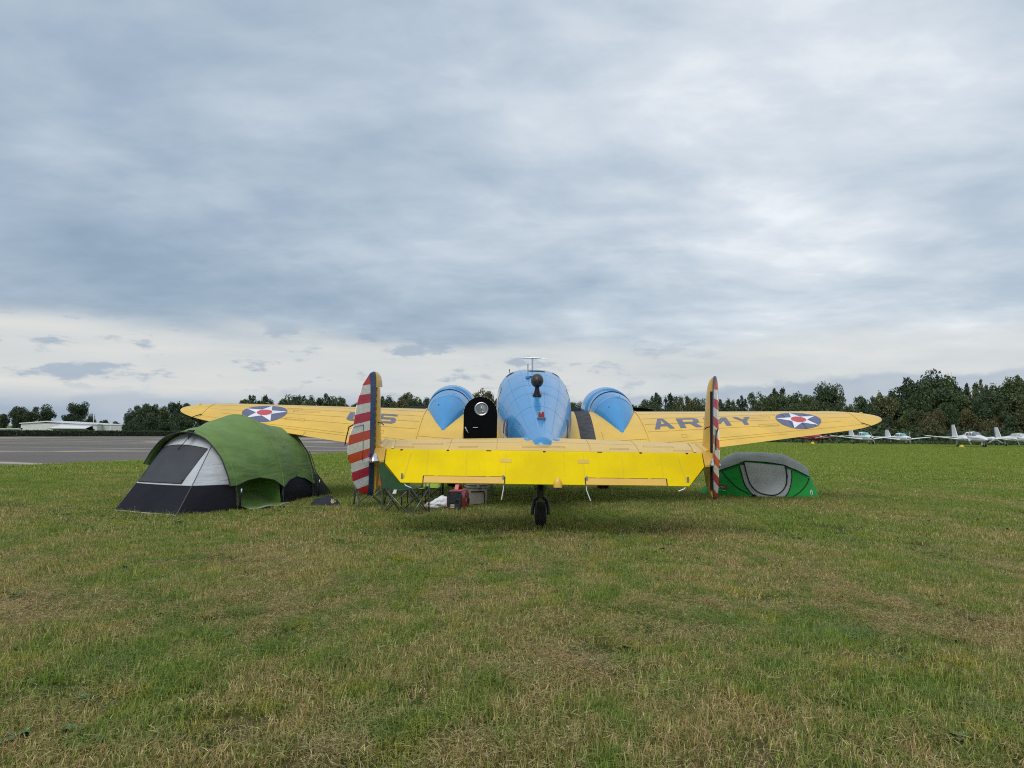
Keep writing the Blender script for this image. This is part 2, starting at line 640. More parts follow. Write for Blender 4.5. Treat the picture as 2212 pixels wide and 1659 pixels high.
for side in (1, -1):
    wname = 'wing'
    mb = MB()
    ss_ = [0, .35, .7] + [.7 + .222 * k for k in range(1, 26)] + [6.25 + 1.03 * math.sin(math.radians(a)) for a in range(4, 91, 4)]
    ss_[-1] = 7.279
    nx = 36
    rings = []
    for s in ss_:
        r_ = []
        for k in range(nx + 1):
            r_.append(wing_pt(s, .5 + .5 * math.cos(math.pi * k / nx), side, True))
        for k in range(1, nx):
            r_.append(wing_pt(s, .5 - .5 * math.cos(math.pi * k / nx), side, False))
        rings.append(r_)
    wg = mb.loft(rings).build(wname, YEL, plane, angle=70)

    def wf(u, v, side=side):
        # u is signed local x for a consistent upward normal
        return wing_pt(abs(u), 1 - v, side)

    def on(polys, name, m, cell=(.12, .03), off=.003, par=wg):
        return sheet(name, [[(side * p[0], 1 - p[1]) for p in pl] for pl in polys], wf, m, par, cell, off)

    # panel seams
    for (s0, x0), (s1, x1) in [((2.22, .10), (2.25, .995)), ((2.22, .845), (6.68, .865)), ((2.25, .40), (6.67, .30)), ((2.25, .52), (6.6, .53)),
                               ((2.25, .66), (6.3, .69)), ((2.25, .26), (6.66, .16)), ((6.67, .08), (6.69, .90)), ((2.8, .89), (5.0, .905)),
                               ((1.35, .62), (1.36, .99)), ((1.28, .76), (2.2, .77)), ((6.69, .40), (7.0, .47)), ((3.55, .85), (3.47, .999))]:
        on([strip((s0, x0), (s1, x1), .0052 if abs(s1 - s0) > .2 else .014)], 'panel_seam', SEAM, off=.0035)
    # raised joint strip at the outer wing panel
    on([[(2.20, .10), (2.235, .10), (2.27, .98), (2.235, .98)]], 'wing_joint_strip', YEL, off=.014)
    # hatches
    for (s0, s1, x0, x1) in [(4.75, 5.05, .33, .38), (4.55, 4.95, .64, .70), (3.5, 3.62, .70, .76), (4.35, 4.9, .41, .455), (2.9, 3.0, .74, .79), (5.4, 5.75, .76, .80)]:
        for k_, st_ in enumerate((strip((s0, x0), (s1, x0), .004), strip((s0, x1), (s1, x1), .004), strip((s0, x0), (s0, x1), .009), strip((s1, x0), (s1, x1), .009))):
            on([st_], 'hatch_edge', SEAM, off=.0032 + .0003 * k_)
    # trim tab of the aileron, lying a little proud
    if side < 0:
        on([[(4.40, .915), (5.10, .925), (5.10, 1.0), (4.42, 1.0)]], 'aileron_tab', YEL, off=.010)
    # roundel
    rc = (5.455, .545)
    c5 = wing_dim(5.45)[0]

    def disc(r, n=48):
        return [(rc[0] + r * math.cos(2 * math.pi * k / n), rc[1] + r * math.sin(2 * math.pi * k / n) / c5) for k in range(n)]
    on([disc(.462)], 'roundel_disc', NAVY, off=.004)
    rot_ = .10 if side > 0 else .06
    on([[(rc[0] + .455 * (p[0] * math.cos(rot_) - p[1] * math.sin(rot_)), rc[1] - .455 * (p[0] * math.sin(rot_) + p[1] * math.cos(rot_)) / c5) for p in STAR]], 'roundel_star', WHT, off=.0065)
    on([disc(.155, 32)], 'roundel_centre', RED, off=.009)
    # lettering
    if side > 0:
        word = [('A', 2.42, 2.83, 2.60), ('R', 2.945, 3.40, 0), ('M', 3.515, 4.0, 0), ('Y', 4.13, 4.50, 0)]
    else:
        word = [('U', 3.735, 3.235, 0), ('S', 3.115, 2.735, 0)]
    for ch, s0, s1, _ in word:
        x0, x1 = (.405, .625) if side > 0 else (.382, .602)
        tr = lambda p: (s0 + (s1 - s0) * p[0], x0 + (x1 - x0) * p[1])
        on([[tr(p) for p in pl] for pl in LET[ch]], 'letter', LETT, off=.0042)
        if ch in 'AR':
            on([[tr(p) for p in pl] for pl in (A_HOLE if ch == 'A' else R_HOLE)], 'letter_counter', YEL, off=.0062)
    if side > 0:
        on([[(.915, .12), (1.225, .12), (1.20, .985), (.915, .985)]], 'walkway_strip', WALK, off=.006)
    # navigation lamp bump at the tip
    lp = Vector(wing_pt(6.95, .16, side))
    tb = MB().loft([ring(lp.x, lp.y - .10 + .05 * k, lp.z - .012, .03 * math.sin(math.pi * (k + .3) / 4.6), .04 * math.sin(math.pi * (k + .3) / 4.6), 10) for k in range(5)])
    tb.build('tip_lamp', YEL, wg)
    # aileron actuator lever near the tip
    a0 = Vector(wing_pt(6.68, .87, side))
    MB().tube([a0 + Vector((0, .02, .03)), a0 + Vector((side * .10, -.10, -.02)), a0 + Vector((side * .16, -.20, -.07))], .009, 6).build('aileron_wick', BLACK, wg)

# ---- fuselage
FUS = [  # y, half width, top z, bottom z, exponent
    (.35, .10, 1.20, .98, 2.0), (.60, .20, 1.285, .90, 2.0), (1.0, .275, 1.395, .84, 2.0), (1.54, .35, 1.545, .80, 2.05), (2.2, .45, 1.745, .80, 2.1),
    (2.9, .545, 1.955, .81, 2.3), (3.4, .61, 2.10, .83, 2.45), (4.2, .69, 2.34, .88, 2.65), (5.0, .718, 2.51, .95, 2.85), (5.7, .722, 2.615, 1.0, 3.0),
    (6.6, .72, 2.645, 1.05, 2.9), (7.4, .70, 2.60, 1.1, 2.6), (8.0, .66, 2.38, 1.2, 2.2), (8.6, .58, 2.15, 1.28, 2.1), (9.4, .42, 2.0, 1.4, 2.0), (9.9, .22, 1.86, 1.55, 2.0), (10.05, .05, 1.74, 1.66, 2.0)]


def fus_pt(y, a):
    """a = angle, 0 on the right side, pi/2 on top"""
    hw, zt, zb, e = lerp_table(FUS, y)
    zc = zb + (zt - zb) * .46
    c, s_ = math.cos(a), math.sin(a)
    x = math.copysign(abs(c) ** (2 / e), c) * hw
    hz = (zt - zc) if s_ >= 0 else (zc - zb)
    return (x, y, zc + math.copysign(abs(s_) ** (2 / e), s_) * hz)


yy = []
for a, b_ in zip(FUS, FUS[1:]):
    n = max(1, int((b_[0] - a[0]) / .16))
    yy += [a[0] + (b_[0] - a[0]) * k / n for k in range(n)]
yy.append(FUS[-1][0])
# smooth the table so that the skin has no facets
FS = []
for y in yy:
    acc = [lerp_table(FUS, min(max(y + d, FUS[0][0]), FUS[-1][0])) for d in (-.35, -.2, 0, .2, .35)]
    FS.append((y,) + tuple(sum(q[i] for q in acc) / 5 for i in range(4)))
FUS = FS
fus = MB().loft([[fus_pt(y, 2 * math.pi * k / 56) for k in range(56)] for y in yy]).build('fuselage', BLU, plane, angle=80)


def ff(u, v):
    return fus_pt(v, -u)


for yv in (2.2, 3.02, 3.62, 4.6):
    sheet('skin_seam', [[(-math.pi - .3, yv), (-math.pi - .3, yv + .009), (.3, yv + .009), (.3, yv)]], ff, BSEAM, fus, (.06, .5), .002)
for an in (.45, .95, 1.38, 1.80, 2.22, 2.70):
    sheet('skin_seam', [[(-an - .004, .9), (-an + .004, .9), (-an + .002, 5.6), (-an - .002, 5.6)]], ff, BSEAM, fus, (.05, .15), .0032)
# dark round vents on the roof
for (an, yv, rr) in ((1.57, 4.3, .095), (1.50, 5.15, .10), (1.02, 5.35, .11), (2.12, 5.35, .11)):
    hw = lerp_table(FUS, yv)[0]
    sheet('roof_vent', [[(-an + rr / hw * math.cos(2 * math.pi * k / 20), yv + rr * math.sin(2 * math.pi * k / 20)) for k in range(20)]], ff, BLACK, fus, (.1, .1), .006)
# star insignia on both rear flanks
for an0 in (math.pi + .22, -.22):
    hz = 1.0
    cen = (-an0, 2.75)
    sheet('flank_roundel', [[(cen[0] + .58 * math.cos(2 * math.pi * k / 28), cen[1] + .30 * math.sin(2 * math.pi * k / 28)) for k in range(28)]], ff, NAVY, fus, (.08, .08), .0045)
    sheet('flank_star', [[(cen[0] + .58 * p[1], cen[1] + .30 * p[0]) for p in STAR]], ff, WHT, fus, (.08, .08), .007)
for k, yv in enumerate((4.05, 4.25, 4.45)):
    sheet('flank_number', [[(-math.pi + .02 + q[0] * .25, yv + q[1] * .12) for q in ((0, 0), (1, 0), (1, 1), (0, 1))]], ff, WHT, fus, (.08, .08), .004)

# loop antenna housing ("football") on its pylon
z0 = fus_pt(2.9, math.pi / 2)[2]
ant = MB().loft([ring(0, 2.9 + .15 * math.cos(math.pi * k / 14) * -1, z0 + .245, .106 * math.sin(math.pi * k / 14) + .001, .118 * math.sin(math.pi * k / 14) + .001, 24) for k in range(15)]).build('loop_antenna', mat('matt_black_shell', (.035, .034, .034), .42, .15, 9), plane)
MB().loft([[(hw_ * math.cos(2 * math.pi * k / 16), 2.9 + ln * math.sin(2 * math.pi * k / 16), z0 + zz_) for k in range(16)] for zz_, hw_, ln in ((-.03, .082, .15), (.0, .078, .14), (.03, .055, .10), (.08, .042, .08), (.13, .036, .07), (.20, .034, .06))]).build('antenna_pylon', BLACK, ant)
# red rotating beacon
zb_ = fus_pt(1.5, math.pi / 2)[2]
bea = rbox('beacon_base', (.125, .13, .05), mat('beacon_base', (.06, .10, .16), .5), plane, (.02, 1.5, zb_ - .025), .012)
MB().loft([[(.02 + r_ * math.cos(2 * math.pi * k / 20), 1.5 + r_ * math.sin(2 * math.pi * k / 20), zb_ + zz_) for k in range(20)] for zz_, r_ in ((.02, .052), (.03, .051), (.088, .048), (.104, .040), (.108, .001))], cap=False).build('beacon_lens', mat('beacon_red', (.22, .008, .012), .15, .2, 8, coat=.8), plane)
MB().loft([[(.02 + r_ * math.cos(2 * math.pi * k / 16), 1.5 + r_ * math.sin(2 * math.pi * k / 16), zb_ + zz_) for k in range(16)] for zz_, r_ in ((.104, .044), (.114, .034), (.116, .001))], cap=False).build('beacon_cap', METAL, plane)
# blade antenna, T antenna, whip
za = fus_pt(4.3, 1.75)[2]
MB().loft([[(-.125 + q[0], 4.25 + q[1] * ch_ + dy_, za - .02 + zz_) for q in ((.011, 0), (0, .5), (-.011, 0), (0, -.5))] for zz_, ch_, dy_ in ((0, .2, 0), (.08, .14, .02), (.27, .05, .06))]).build('blade_antenna', METAL, plane)
MB().loft([[(-.125 + .05 * math.cos(2 * math.pi * k / 12), 4.27 + .13 * math.sin(2 * math.pi * k / 12), za - .02 + zz_) for k in range(12)] for zz_ in (0, .035)]).build('antenna_foot', BLU, plane)
zt_ = fus_pt(5.75, 1.57)[2]
tant = MB().loft([[(.0 + q[0], 5.75 + q[1], zt_ - .02 + zz_) for q in ((.017, 0), (0, .07), (-.017, 0), (0, -.07))] for zz_ in (0, .26)]).build('antenna_mast', METAL, plane)
MB().tube([(-.29, 5.73, zt_ + .222), (-.12, 5.75, zt_ + .236), (0, 5.75, zt_ + .24), (.12, 5.75, zt_ + .236), (.29, 5.73, zt_ + .22)], [.006, .012, .015, .012, .006], 8).build('antenna_bar', METAL, tant)
zw = fus_pt(6.0, 2.2)[2]
MB().tube([(-.45, 6.0, zw - .02), (-.47, 6.0, zw + .12)], .008, 6).build('whip_antenna', BLACK, plane)
# windscreen framing up front and cabin windows on both flanks (seen only from the side)
GLASS = mat('dark_glass', (.03, .04, .045), .06, .1, 2, spec=.8)
for sgn, an in ((1, .42), (-1, math.pi - .42)):
    for yv in (4.7, 5.6, 6.5):
        sheet('cabin_window', [[(-an + .17 * p[1], yv + .24 * p[0]) for p in ((-1, -.7), (-.7, -1), (.7, -1), (1, -.7), (1, .7), (.7, 1), (-.7, 1), (-1, .7))]], ff, GLASS, fus, (.08, .08), .005)
sheet('windscreen', [[(-.55, 7.55), (-2.6, 7.55), (-2.45, 8.05), (-.7, 8.05)]], ff, GLASS, fus, (.1, .1), .006)

# ---- open entry door, standing out from the left flank, black inner face towards us
DX0, DX1, DZ0, DZ1, DY = -1.235, -.665, .62, 1.925, 3.1
out = []
rad = (DX1 - DX0) / 2
for k in range(17):
    a = math.pi * k / 16
    out.append((DX0 + rad + rad * math.cos(a), DZ1 - rad + rad * math.sin(a)))
out = [(DX1, DZ0)] + out + [(DX0, DZ0)]
dr = MB().loft([[(q[0], DY, q[1]) for q in out], [(q[0], DY + .05, q[1]) for q in out]]).build('entry_door', DOORB, plane, smooth=False)
# rivets along the arched rim
for k in range(15):
    a = math.pi * (k + .5) / 15
    c_ = Vector((DX0 + rad + (rad + .001) * math.cos(a), DY + .025, DZ1 - rad + (rad + .001) * math.sin(a)))
    d_ = Vector((math.cos(a), 0, math.sin(a)))
    t_ = Vector((-math.sin(a), 0, math.cos(a)))
    vv = [c_ + t_ * sx * .013 + Vector((0, sy * .022, 0)) + d_ * (.004 if lz else -.002) for lz in (0, 1) for sx, sy in ((-1, -1), (1, -1), (1, 1), (-1, 1))]
    MB().add(vv, [(0, 3, 2, 1), (4, 5, 6, 7), (0, 1, 5, 4), (1, 2, 6, 5), (2, 3, 7, 6), (3, 0, 4, 7)]).build('rim_rivet', mat('cream_rivet', (.55, .50, .36), .5), dr, smooth=False)


def torus_y(cx, cy, cz, R_, r_, n=28, m_=8):
    return [[(cx + (R_ + r_ * math.cos(b2)) * math.cos(a2), cy + r_ * math.sin(b2), cz + (R_ + r_ * math.cos(b2)) * math.sin(a2)) for b2 in (2 * math.pi * j / m_ for j in range(m_))] for a2 in (2 * math.pi * k / n for k in range(n + 1))]


wcx, wcz = -.935, 1.715
MB().loft(torus_y(wcx, DY - .004, wcz, .105, .016), cap=False).build('window_ring', METAL, dr)
MB().loft([[(wcx + r_ * math.cos(2 * math.pi * k / 28), DY - y_, wcz + r_ * math.sin(2 * math.pi * k / 28)) for k in range(28)] for r_, y_ in ((.10, .001), (.10, .006), (.001, .008))], cap=False).build('porthole', mat('porthole_glass', (.20, .22, .23), .08, .5, 9, spec=.9), dr)
MB().tube([(wcx - .03, DY - .012, wcz - .045), (wcx + .085, DY - .012, wcz - .045)], .004, 6).build('window_bar', CHROME, dr)
MB().tube([(wcx - .01, DY - .012, wcz - .04), (wcx + .01, DY - .012, wcz + .06)], .004, 6).build('window_bar', CHROME, dr)
MB().tube([(-1.19, DY - .01, 1.41), (-1.20, DY - .05, 1.40), (-1.185, DY - .055, 1.36), (-1.15, DY - .05, 1.31)], [.012, .014, .013, .007], 8).build('door_handle', CHROME, dr)
MB().tube([(-1.08, DY - .002, 1.40), (-1.07, DY - .02, 1.40), (-.99, DY - .02, 1.40), (-.98, DY - .002, 1.40)], .006, 6).build('pull_bar', CHROME, dr)

# ---- engine nacelles, cowlings and propellers
for sgn in (-1, 1):
    nx_ = sgn * 1.755
    rings = []
    tab = [(5.10, .005, 1.31), (5.2, .055, 1.345), (5.5, .18, 1.45), (5.9, .315, 1.575), (6.3, .415, 1.68), (6.7, .47, 1.745), (7.1, .49, 1.78), (7.5, .495, 1.81)]
    for k in range(41):
        y = 5.10 + (7.5 - 5.10) * k / 40
        r_, zc = lerp_table(tab, y)
        if 0 < k < 40:
            q = [lerp_table(tab, min(max(y + d, 5.1), 7.5)) for d in (-.12, 0, .12)]
            r_, zc = sum(i[0] for i in q) / 3, sum(i[1] for i in q) / 3
        rings.append(ring(nx_, y, zc, r_, r_, 40, 2.0))
    nac = MB().loft(rings).build('engine_nacelle', BLU, plane, angle=70)
    for yv, wd in ((6.78, .013), (6.28, .004)):
        r_, zc = lerp_table(tab, yv)
        MB().loft([ring(nx_, yv - wd, zc - .01, r_ + .004, r_ + .004, 40), ring(nx_, yv + wd, zc + .01, r_ + .006 + .1 * wd, r_ + .006 + .1 * wd, 40)], cap=False).build('cowl_gap', BLACK if wd > .01 else BSEAM, nac)
    cw = MB().loft([ring(nx_, y, zc, r_, r_, 40) for y, r_, zc in ((7.3, .46, 1.80), (7.32, .53, 1.80), (7.7, .56, 1.82), (8.1, .55, 1.84), (8.32, .50, 1.85), (8.36, .44, 1.85), (8.2, .42, 1.85))]).build('engine_cowling', BLU, nac)
    # filler cap and latch dots
    for dx_, yv in ((.12, 6.45), (-.16, 5.95)):
        r_, zc = lerp_table(tab, yv)
        MB().loft([ring(nx_ + dx_, yv, zc + math.sqrt(max(.01, r_ * r_ - dx_ * dx_)) * .985, .016, .01, 10), ring(nx_ + dx_, yv - .012, zc + math.sqrt(max(.01, r_ * r_ - dx_ * dx_)) * .985, .016, .01, 10)]).build('fuel_cap', BLACK, nac)
    hub = MB().loft([ring(nx_, y, 1.875, r_, r_, 18) for y, r_ in ((8.3, .10), (8.5, .12), (8.68, .12), (8.85, .08), (8.92, .01))]).build('propeller_hub', METAL, plane)
    for bs_ in (-1, 1):
        rg = []
        for t_, ch_, th_, tw in ((.08, .07, .06, .9), (.25, .15, .05, .75), (.55, .24, .035, .6), (.85, .26, .025, .5), (1.08, .22, .018, .42), (1.18, .15, .012, .4), (1.215, .05, .008, .4)):
            rg.append([(nx_ + bs_ * t_, 8.62 + (ch_ * .5 * math.cos(a)) * math.cos(tw) * -1 + th_ * .5 * math.sin(a) * math.sin(tw), 1.875 + bs_ * .01 + ch_ * .5 * math.cos(a) * math.sin(tw) * bs_ + th_ * .5 * math.sin(a) * math.cos(tw)) for a in (2 * math.pi * k / 12 for k in range(12))])
        MB().loft(rg).build('propeller_blade', BLACK, hub)
    # main landing gear under the nacelle
    gy = 8.3
    wheel = MB().loft([[(nx_ + xx, gy + r_ * math.cos(2 * math.pi * k / 28), .40 + r_ * math.sin(2 * math.pi * k / 28)) for k in range(28)] for xx, r_ in ((-.13, .22), (-.13, .34), (-.09, .39), (0, .405), (.09, .39), (.13, .34), (.13, .22))]).build('main_wheel', RUBB, plane)
    for ds in (-1, 1):
        MB().loft([[(nx_ + ds * xx, gy + r_ * math.cos(2 * math.pi * k / 20), .40 + r_ * math.sin(2 * math.pi * k / 20)) for k in range(20)] for xx, r_ in ((.131, .21), (.15, .16), (.15, .001))], cap=False).build('wheel_rim', METAL, wheel)
        MB().tube([(nx_ + ds * .19, gy, .40), (nx_ + ds * .19, gy - .25, 1.55)], .035, 10).build('gear_leg', METAL, plane)
    MB().tube([(nx_ - .2, gy, .40), (nx_ + .2, gy, .40)], .03, 10).build('axle', METAL, plane)

# ---- tailplane
def stab_pt(s, x, up=True):
    """s signed; x 0 at the leading edge, 1 at the elevator hinge"""
    q = abs(s) / 2.25
    yl = 1.16 - .36 * q
    zl = 1.232 - .055 * q
    t = .105 - .03 * q
    zz = t * 2.2 * math.sqrt(x) * (1 - .86 * x) * .72
    y = yl + (.03 - yl) * x
    z = zl + (1.075 - zl) * x
    return (s, y, z + (zz if up else -zz * .8))


mb = MB()
rg = []
for i in range(41):
    s = -2.24 + 4.48 * i / 40
    rg.append([stab_pt(s, (.5 + .5 * math.cos(math.pi * k / 18))) for k in range(19)] + [stab_pt(s, .5 - .5 * math.cos(math.pi * k / 18), False) for k in range(1, 18)])
stab = mb.loft(rg).build('tailplane', YEL, plane, angle=70)


def sf(u, v):
    return stab_pt(u, min(1, max(.02, 1 - v)))


for s0, s1, x0, x1 in ((-.28, .28, .80, .86), (-1.12, -.88, .82, .88), (.88, 1.12, .82, .88), (-1.75, -1.35, .62, .70), (1.35, 1.75, .62, .70), (-2.0, -1.72, .84, .90), (1.72, 2.0, .84, .90), (-.2, .2, .30, .36)):
    for k_, st_ in enumerate((strip((s0, 1 - x0), (s1, 1 - x0), .008), strip((s0, 1 - x1), (s1, 1 - x1), .008), strip((s0, 1 - x0), (s0, 1 - x1), .006), strip((s1, 1 - x0), (s1, 1 - x1), .006))):
        sheet('access_panel_edge', [st_], sf, SEAM, stab, (.2, .05), .003 + .0004 * k_)
sheet('panel_seam', [strip((-1.3, .42), (1.3, .42), .007)], sf, SEAM, stab, (.15, .05), .003)
for s in (-1.25, 1.25, -.62, .62):
    sheet('panel_seam', [strip((s, .05), (s, .93), .005)], sf, SEAM, stab, (.15, .08), .0036)
for s in (-1.98, 1.98):
    sheet('joint_strip', [[(s - .018, .02), (s + .018, .02), (s + math.copysign(.075, s) + .018, .93), (s + math.copysign(.075, s) - .018, .93)]], sf, mat('pale_yellow_strip', (.72, .55, .20), .5), stab, (.15, .08), .009)
# fairing bumps where the fuselage runs out on the tailplane
for cx_, rx_ in ((-.20, .10), (0, .13), (.20, .10)):
    MB().loft([[(cx_ + rx_ * rr_ * math.cos(2 * math.pi * k / 24), .86 + .30 * rr_ * math.sin(2 * math.pi * k / 24), 1.16 + hh_ - (.05 if cx_ else 0)) for k in range(24)] for rr_, hh_ in ((1, 0), (.98, .075), (.85, .115), (.55, .14), (.01, .15))], cap=False).build('tail_fairing', BLU, fus)

# ---- elevator, hanging drooped
EH, ET = Vector((0, .0, 1.072)), Vector((0, -.355, .685))


def elev_pt(s, t, front=True):
    """t 0 at hinge, 1 at trailing edge; front = the upper skin, facing us"""
    p_ = EH.lerp(ET, t)
    d = (ET - EH).normalized()
    n = Vector((0, d.z, -d.y))
    if n.z < 0:
        n = -n
    th = .048 * math.sqrt(max(0, min(1, (t + .035) / .10))) * max(0.0, 1 - t) ** .9 + .004
    return Vector((s, 0, 0)) + p_ + n * (th if front else -th)


def tmax(s):
    a = abs(s)
    return 1.0 if a <= 1.81 else 1 - .56 * (a - 1.81) / .23


rg = []
SS = [-2.04, -2.0, -1.9, -1.81] + [-1.81 + 3.62 * k / 40 for k in range(1, 40)] + [1.81, 1.9, 2.0, 2.04]
for s in SS:
    tm = tmax(s)
    T_ = [tm * q for q in (1, .8, .6, .4, .25, .15, .08, .04, .01)]
    T_ = T_ + [-.02, -.034]
    rg.append([tuple(elev_pt(s, t)) for t in T_] + [tuple(elev_pt(s, t, False)) for t in T_[::-1][1:]])
ele = MB().loft(rg).build('elevator', LEM, plane, angle=60)


def ef(u, v):
    return elev_pt(u, 1 - v)


for s0 in (-1.02, 1.02):
    sgn = math.copysign(1, s0)
    sheet('trim_tab', [[(s0 - .505, 0), (s0 + .505, 0), (s0 + .505, .185), (s0 - .505, .185)]], ef, TAB, ele, (.3, .1), .006)
    sheet('tab_gap', [strip((s0 - .51, .192), (s0 + .51, .192), .012)], ef, DARKG, ele, (.3, .1), .0075)
    for e_ in (-.513, .513):
        sheet('tab_gap', [strip((s0 + e_, 0), (s0 + e_, .196), .012)], ef, DARKG, ele, (.3, .1), .0085)
    for k in (-.35, 0, .02, .3):
        sheet('tab_hinge', [strip((s0 + k - .02, .191), (s0 + k + .02, .191), .010)], ef, LEM, ele, (.3, .1), .010)
    sheet('repair_patch', [[(s0 * .49 - .075, .62), (s0 * .49 + .075, .62), (s0 * .49 + .075, .725), (s0 * .49 - .075, .725)]], ef, mat('tan_patch', (.60, .41, .08), .6), ele, (.3, .1), .004)
    i_ = Vector(elev_pt(sgn * .525, .86))
    MB().box(i_.x - .012, i_.x + .012, i_.y - .016, i_.y - .002, i_.z - .055, i_.z + .045).build('wick_plate', METAL, ele, smooth=False)
    MB().tube([i_ + Vector((0, -.01, -.05)), i_ + Vector((-sgn * .004, -.02, -.12)), i_ + Vector((-.02 if sgn < 0 else .05, -.01, -.26))], .007, 6).build('static_wick', WHITEP, ele)
    o_ = Vector(elev_pt(sgn * 1.80, .85))
    MB().box(o_.x - .012, o_.x + .012, o_.y - .018, o_.y - .002, o_.z - .05, o_.z + .05).build('wick_plate', METAL, ele, smooth=False)
    MB().tube([o_ + Vector((0, -.01, -.03)), o_ + Vector((-sgn * .05, -.03, -.10)), o_ + Vector((-sgn * .12, -.02, -.13))], .007, 6).build('static_wick', WHITEP, ele)
    sheet('rib_line', [strip((sgn * 1.78, .10), (sgn * 1.72, .86), .010)], ef, mat('lemon_rib', (.60, .46, .004), .6), ele, (.3, .1), .003)
for s in (-1.25, -.72, .0, .72, 1.25, -1.85, 1.85):
    sheet('hinge_slot', [[(s - .016, .935), (s + .016, .935), (s + .016, .995), (s - .016, .995)]] if abs(s) not in (.72,) else [[(s - .032, .95), (s + .032, .95), (s + .032, .99), (s - .032, .99)]], ef, DARKG, ele, (.3, .1), .004)
for s in (-1.5, -1.0, -.5, .25, .5, 1.0, 1.5):
    sheet('rib_line', [strip((s, .22), (s, .92), .006)], ef, mat('lemon_rib', (.60, .46, .004), .6), ele, (.3, .1), .0022)
# tail lamp at the trailing edge
tl = Vector(elev_pt(.16, .97))
MB().loft([[(tl.x + hw_ * math.cos(2 * math.pi * k / 16), tl.y - .01 + yy_ * math.sin(2 * math.pi * k / 16), tl.z + zz_) for k in range(16)] for zz_, hw_, yy_ in ((.075, .004, .004), (.05, .035, .02), (.0, .055, .035), (-.05, .055, .04))]).build('tail_lamp_fairing', YEL, ele)
for dx_ in (-.026, .026):
    MB().loft([[(tl.x + dx_ + r_ * math.cos(2 * math.pi * k / 12), tl.y - .012 + r_ * math.sin(2 * math.pi * k / 12), tl.z + zz_) for k in range(12)] for zz_, r_ in ((-.04, .024), (-.075, .024), (-.09, .016), (-.093, .001))], cap=False).build('tail_lamp', mat('lamp_glass', (.06, .06, .06), .1, .2, 9, spec=.9), ele)

# ---- fins and rudders
RUD = [  # z, chord aft of the hinge
    (2.100, .03), (2.075, .12), (2.04, .17), (1.996, .225), (1.896, .355), (1.77, .43), (1.638, .507), (1.407, .575), (1.39, .58), (1.32, .64), (1.263, .683), (1.17, .71), (1.076, .72), (.976, .693), (.918, .625), (.82, .59), (.717, .558), (.63, .47), (.588, .405), (.54, .30), (.516, .20), (.50, .05)]
FIN = [(2.085, .03), (2.05, .16), (1.98, .24), (1.85, .30), (1.6, .37), (1.3, .46), (1.1, .50), (.9, .46), (.7, .34), (.58, .22), (.52, .05)]


def rudder_material():
    m = bpy.data.materials.new('striped_rudder_fabric')
    m.use_nodes = True
    t = NT(m.node_tree)
    p_ = t.n['Principled BSDF']
    tc = t.add('ShaderNodeTexCoord').outputs['Object']
    x, y, z = t.xyz(tc)
    hgt = t.m('ADD', z, t.m('MULTIPLY', y, -.14))
    k = t.m('DIVIDE', t.m('SUBTRACT', hgt, .553), .1165)
    par = t.m('FLOORED_MODULO', t.m('FLOOR', k), 2.0)
    nz_ = t.noise(t.map(tc, (1, 3, 4)), 5, 5, .6)
    idx = t.m('FLOOR', k)
    wn = t.add('ShaderNodeTexWhiteNoise', noise_dimensions='1D')
    t.put(wn.inputs['W'], t.m('ADD', idx, 3.3))
    rd = t.ramp(wn.outputs[0], [(0, (.48, .012, .022)), (.35, (.50, .016, .065)), (.65, (.62, .055, .018)), (1, (.56, .016, .02))])
    rd = t.mix(t.ss(nz_, .40, .75, 0, .25), rd, (.60, .09, .06))
    wh = t.mix(t.ss(nz_, .3, .7), (.66, .66, .63), (.80, .80, .78))
    c = t.mix(t.m('LESS_THAN', par, .5), wh, rd)
    c = t.mix(t.m('GREATER_THAN', y, -.185), c, (.022, .045, .13))
    t.put(p_.inputs['Base Color'], c)
    p_.inputs['Roughness'].default_value = .42
    bn = t.add('ShaderNodeBump')
    bn.inputs['Strength'].default_value = .35
    bn.inputs['Distance'].default_value = .02
    t.put(bn.inputs['Height'], t.noise(t.map(tc, (1, 2, 7)), 2.2, 3, .5))
    t.l.new(bn.outputs[0], p_.inputs['Normal'])
    return m


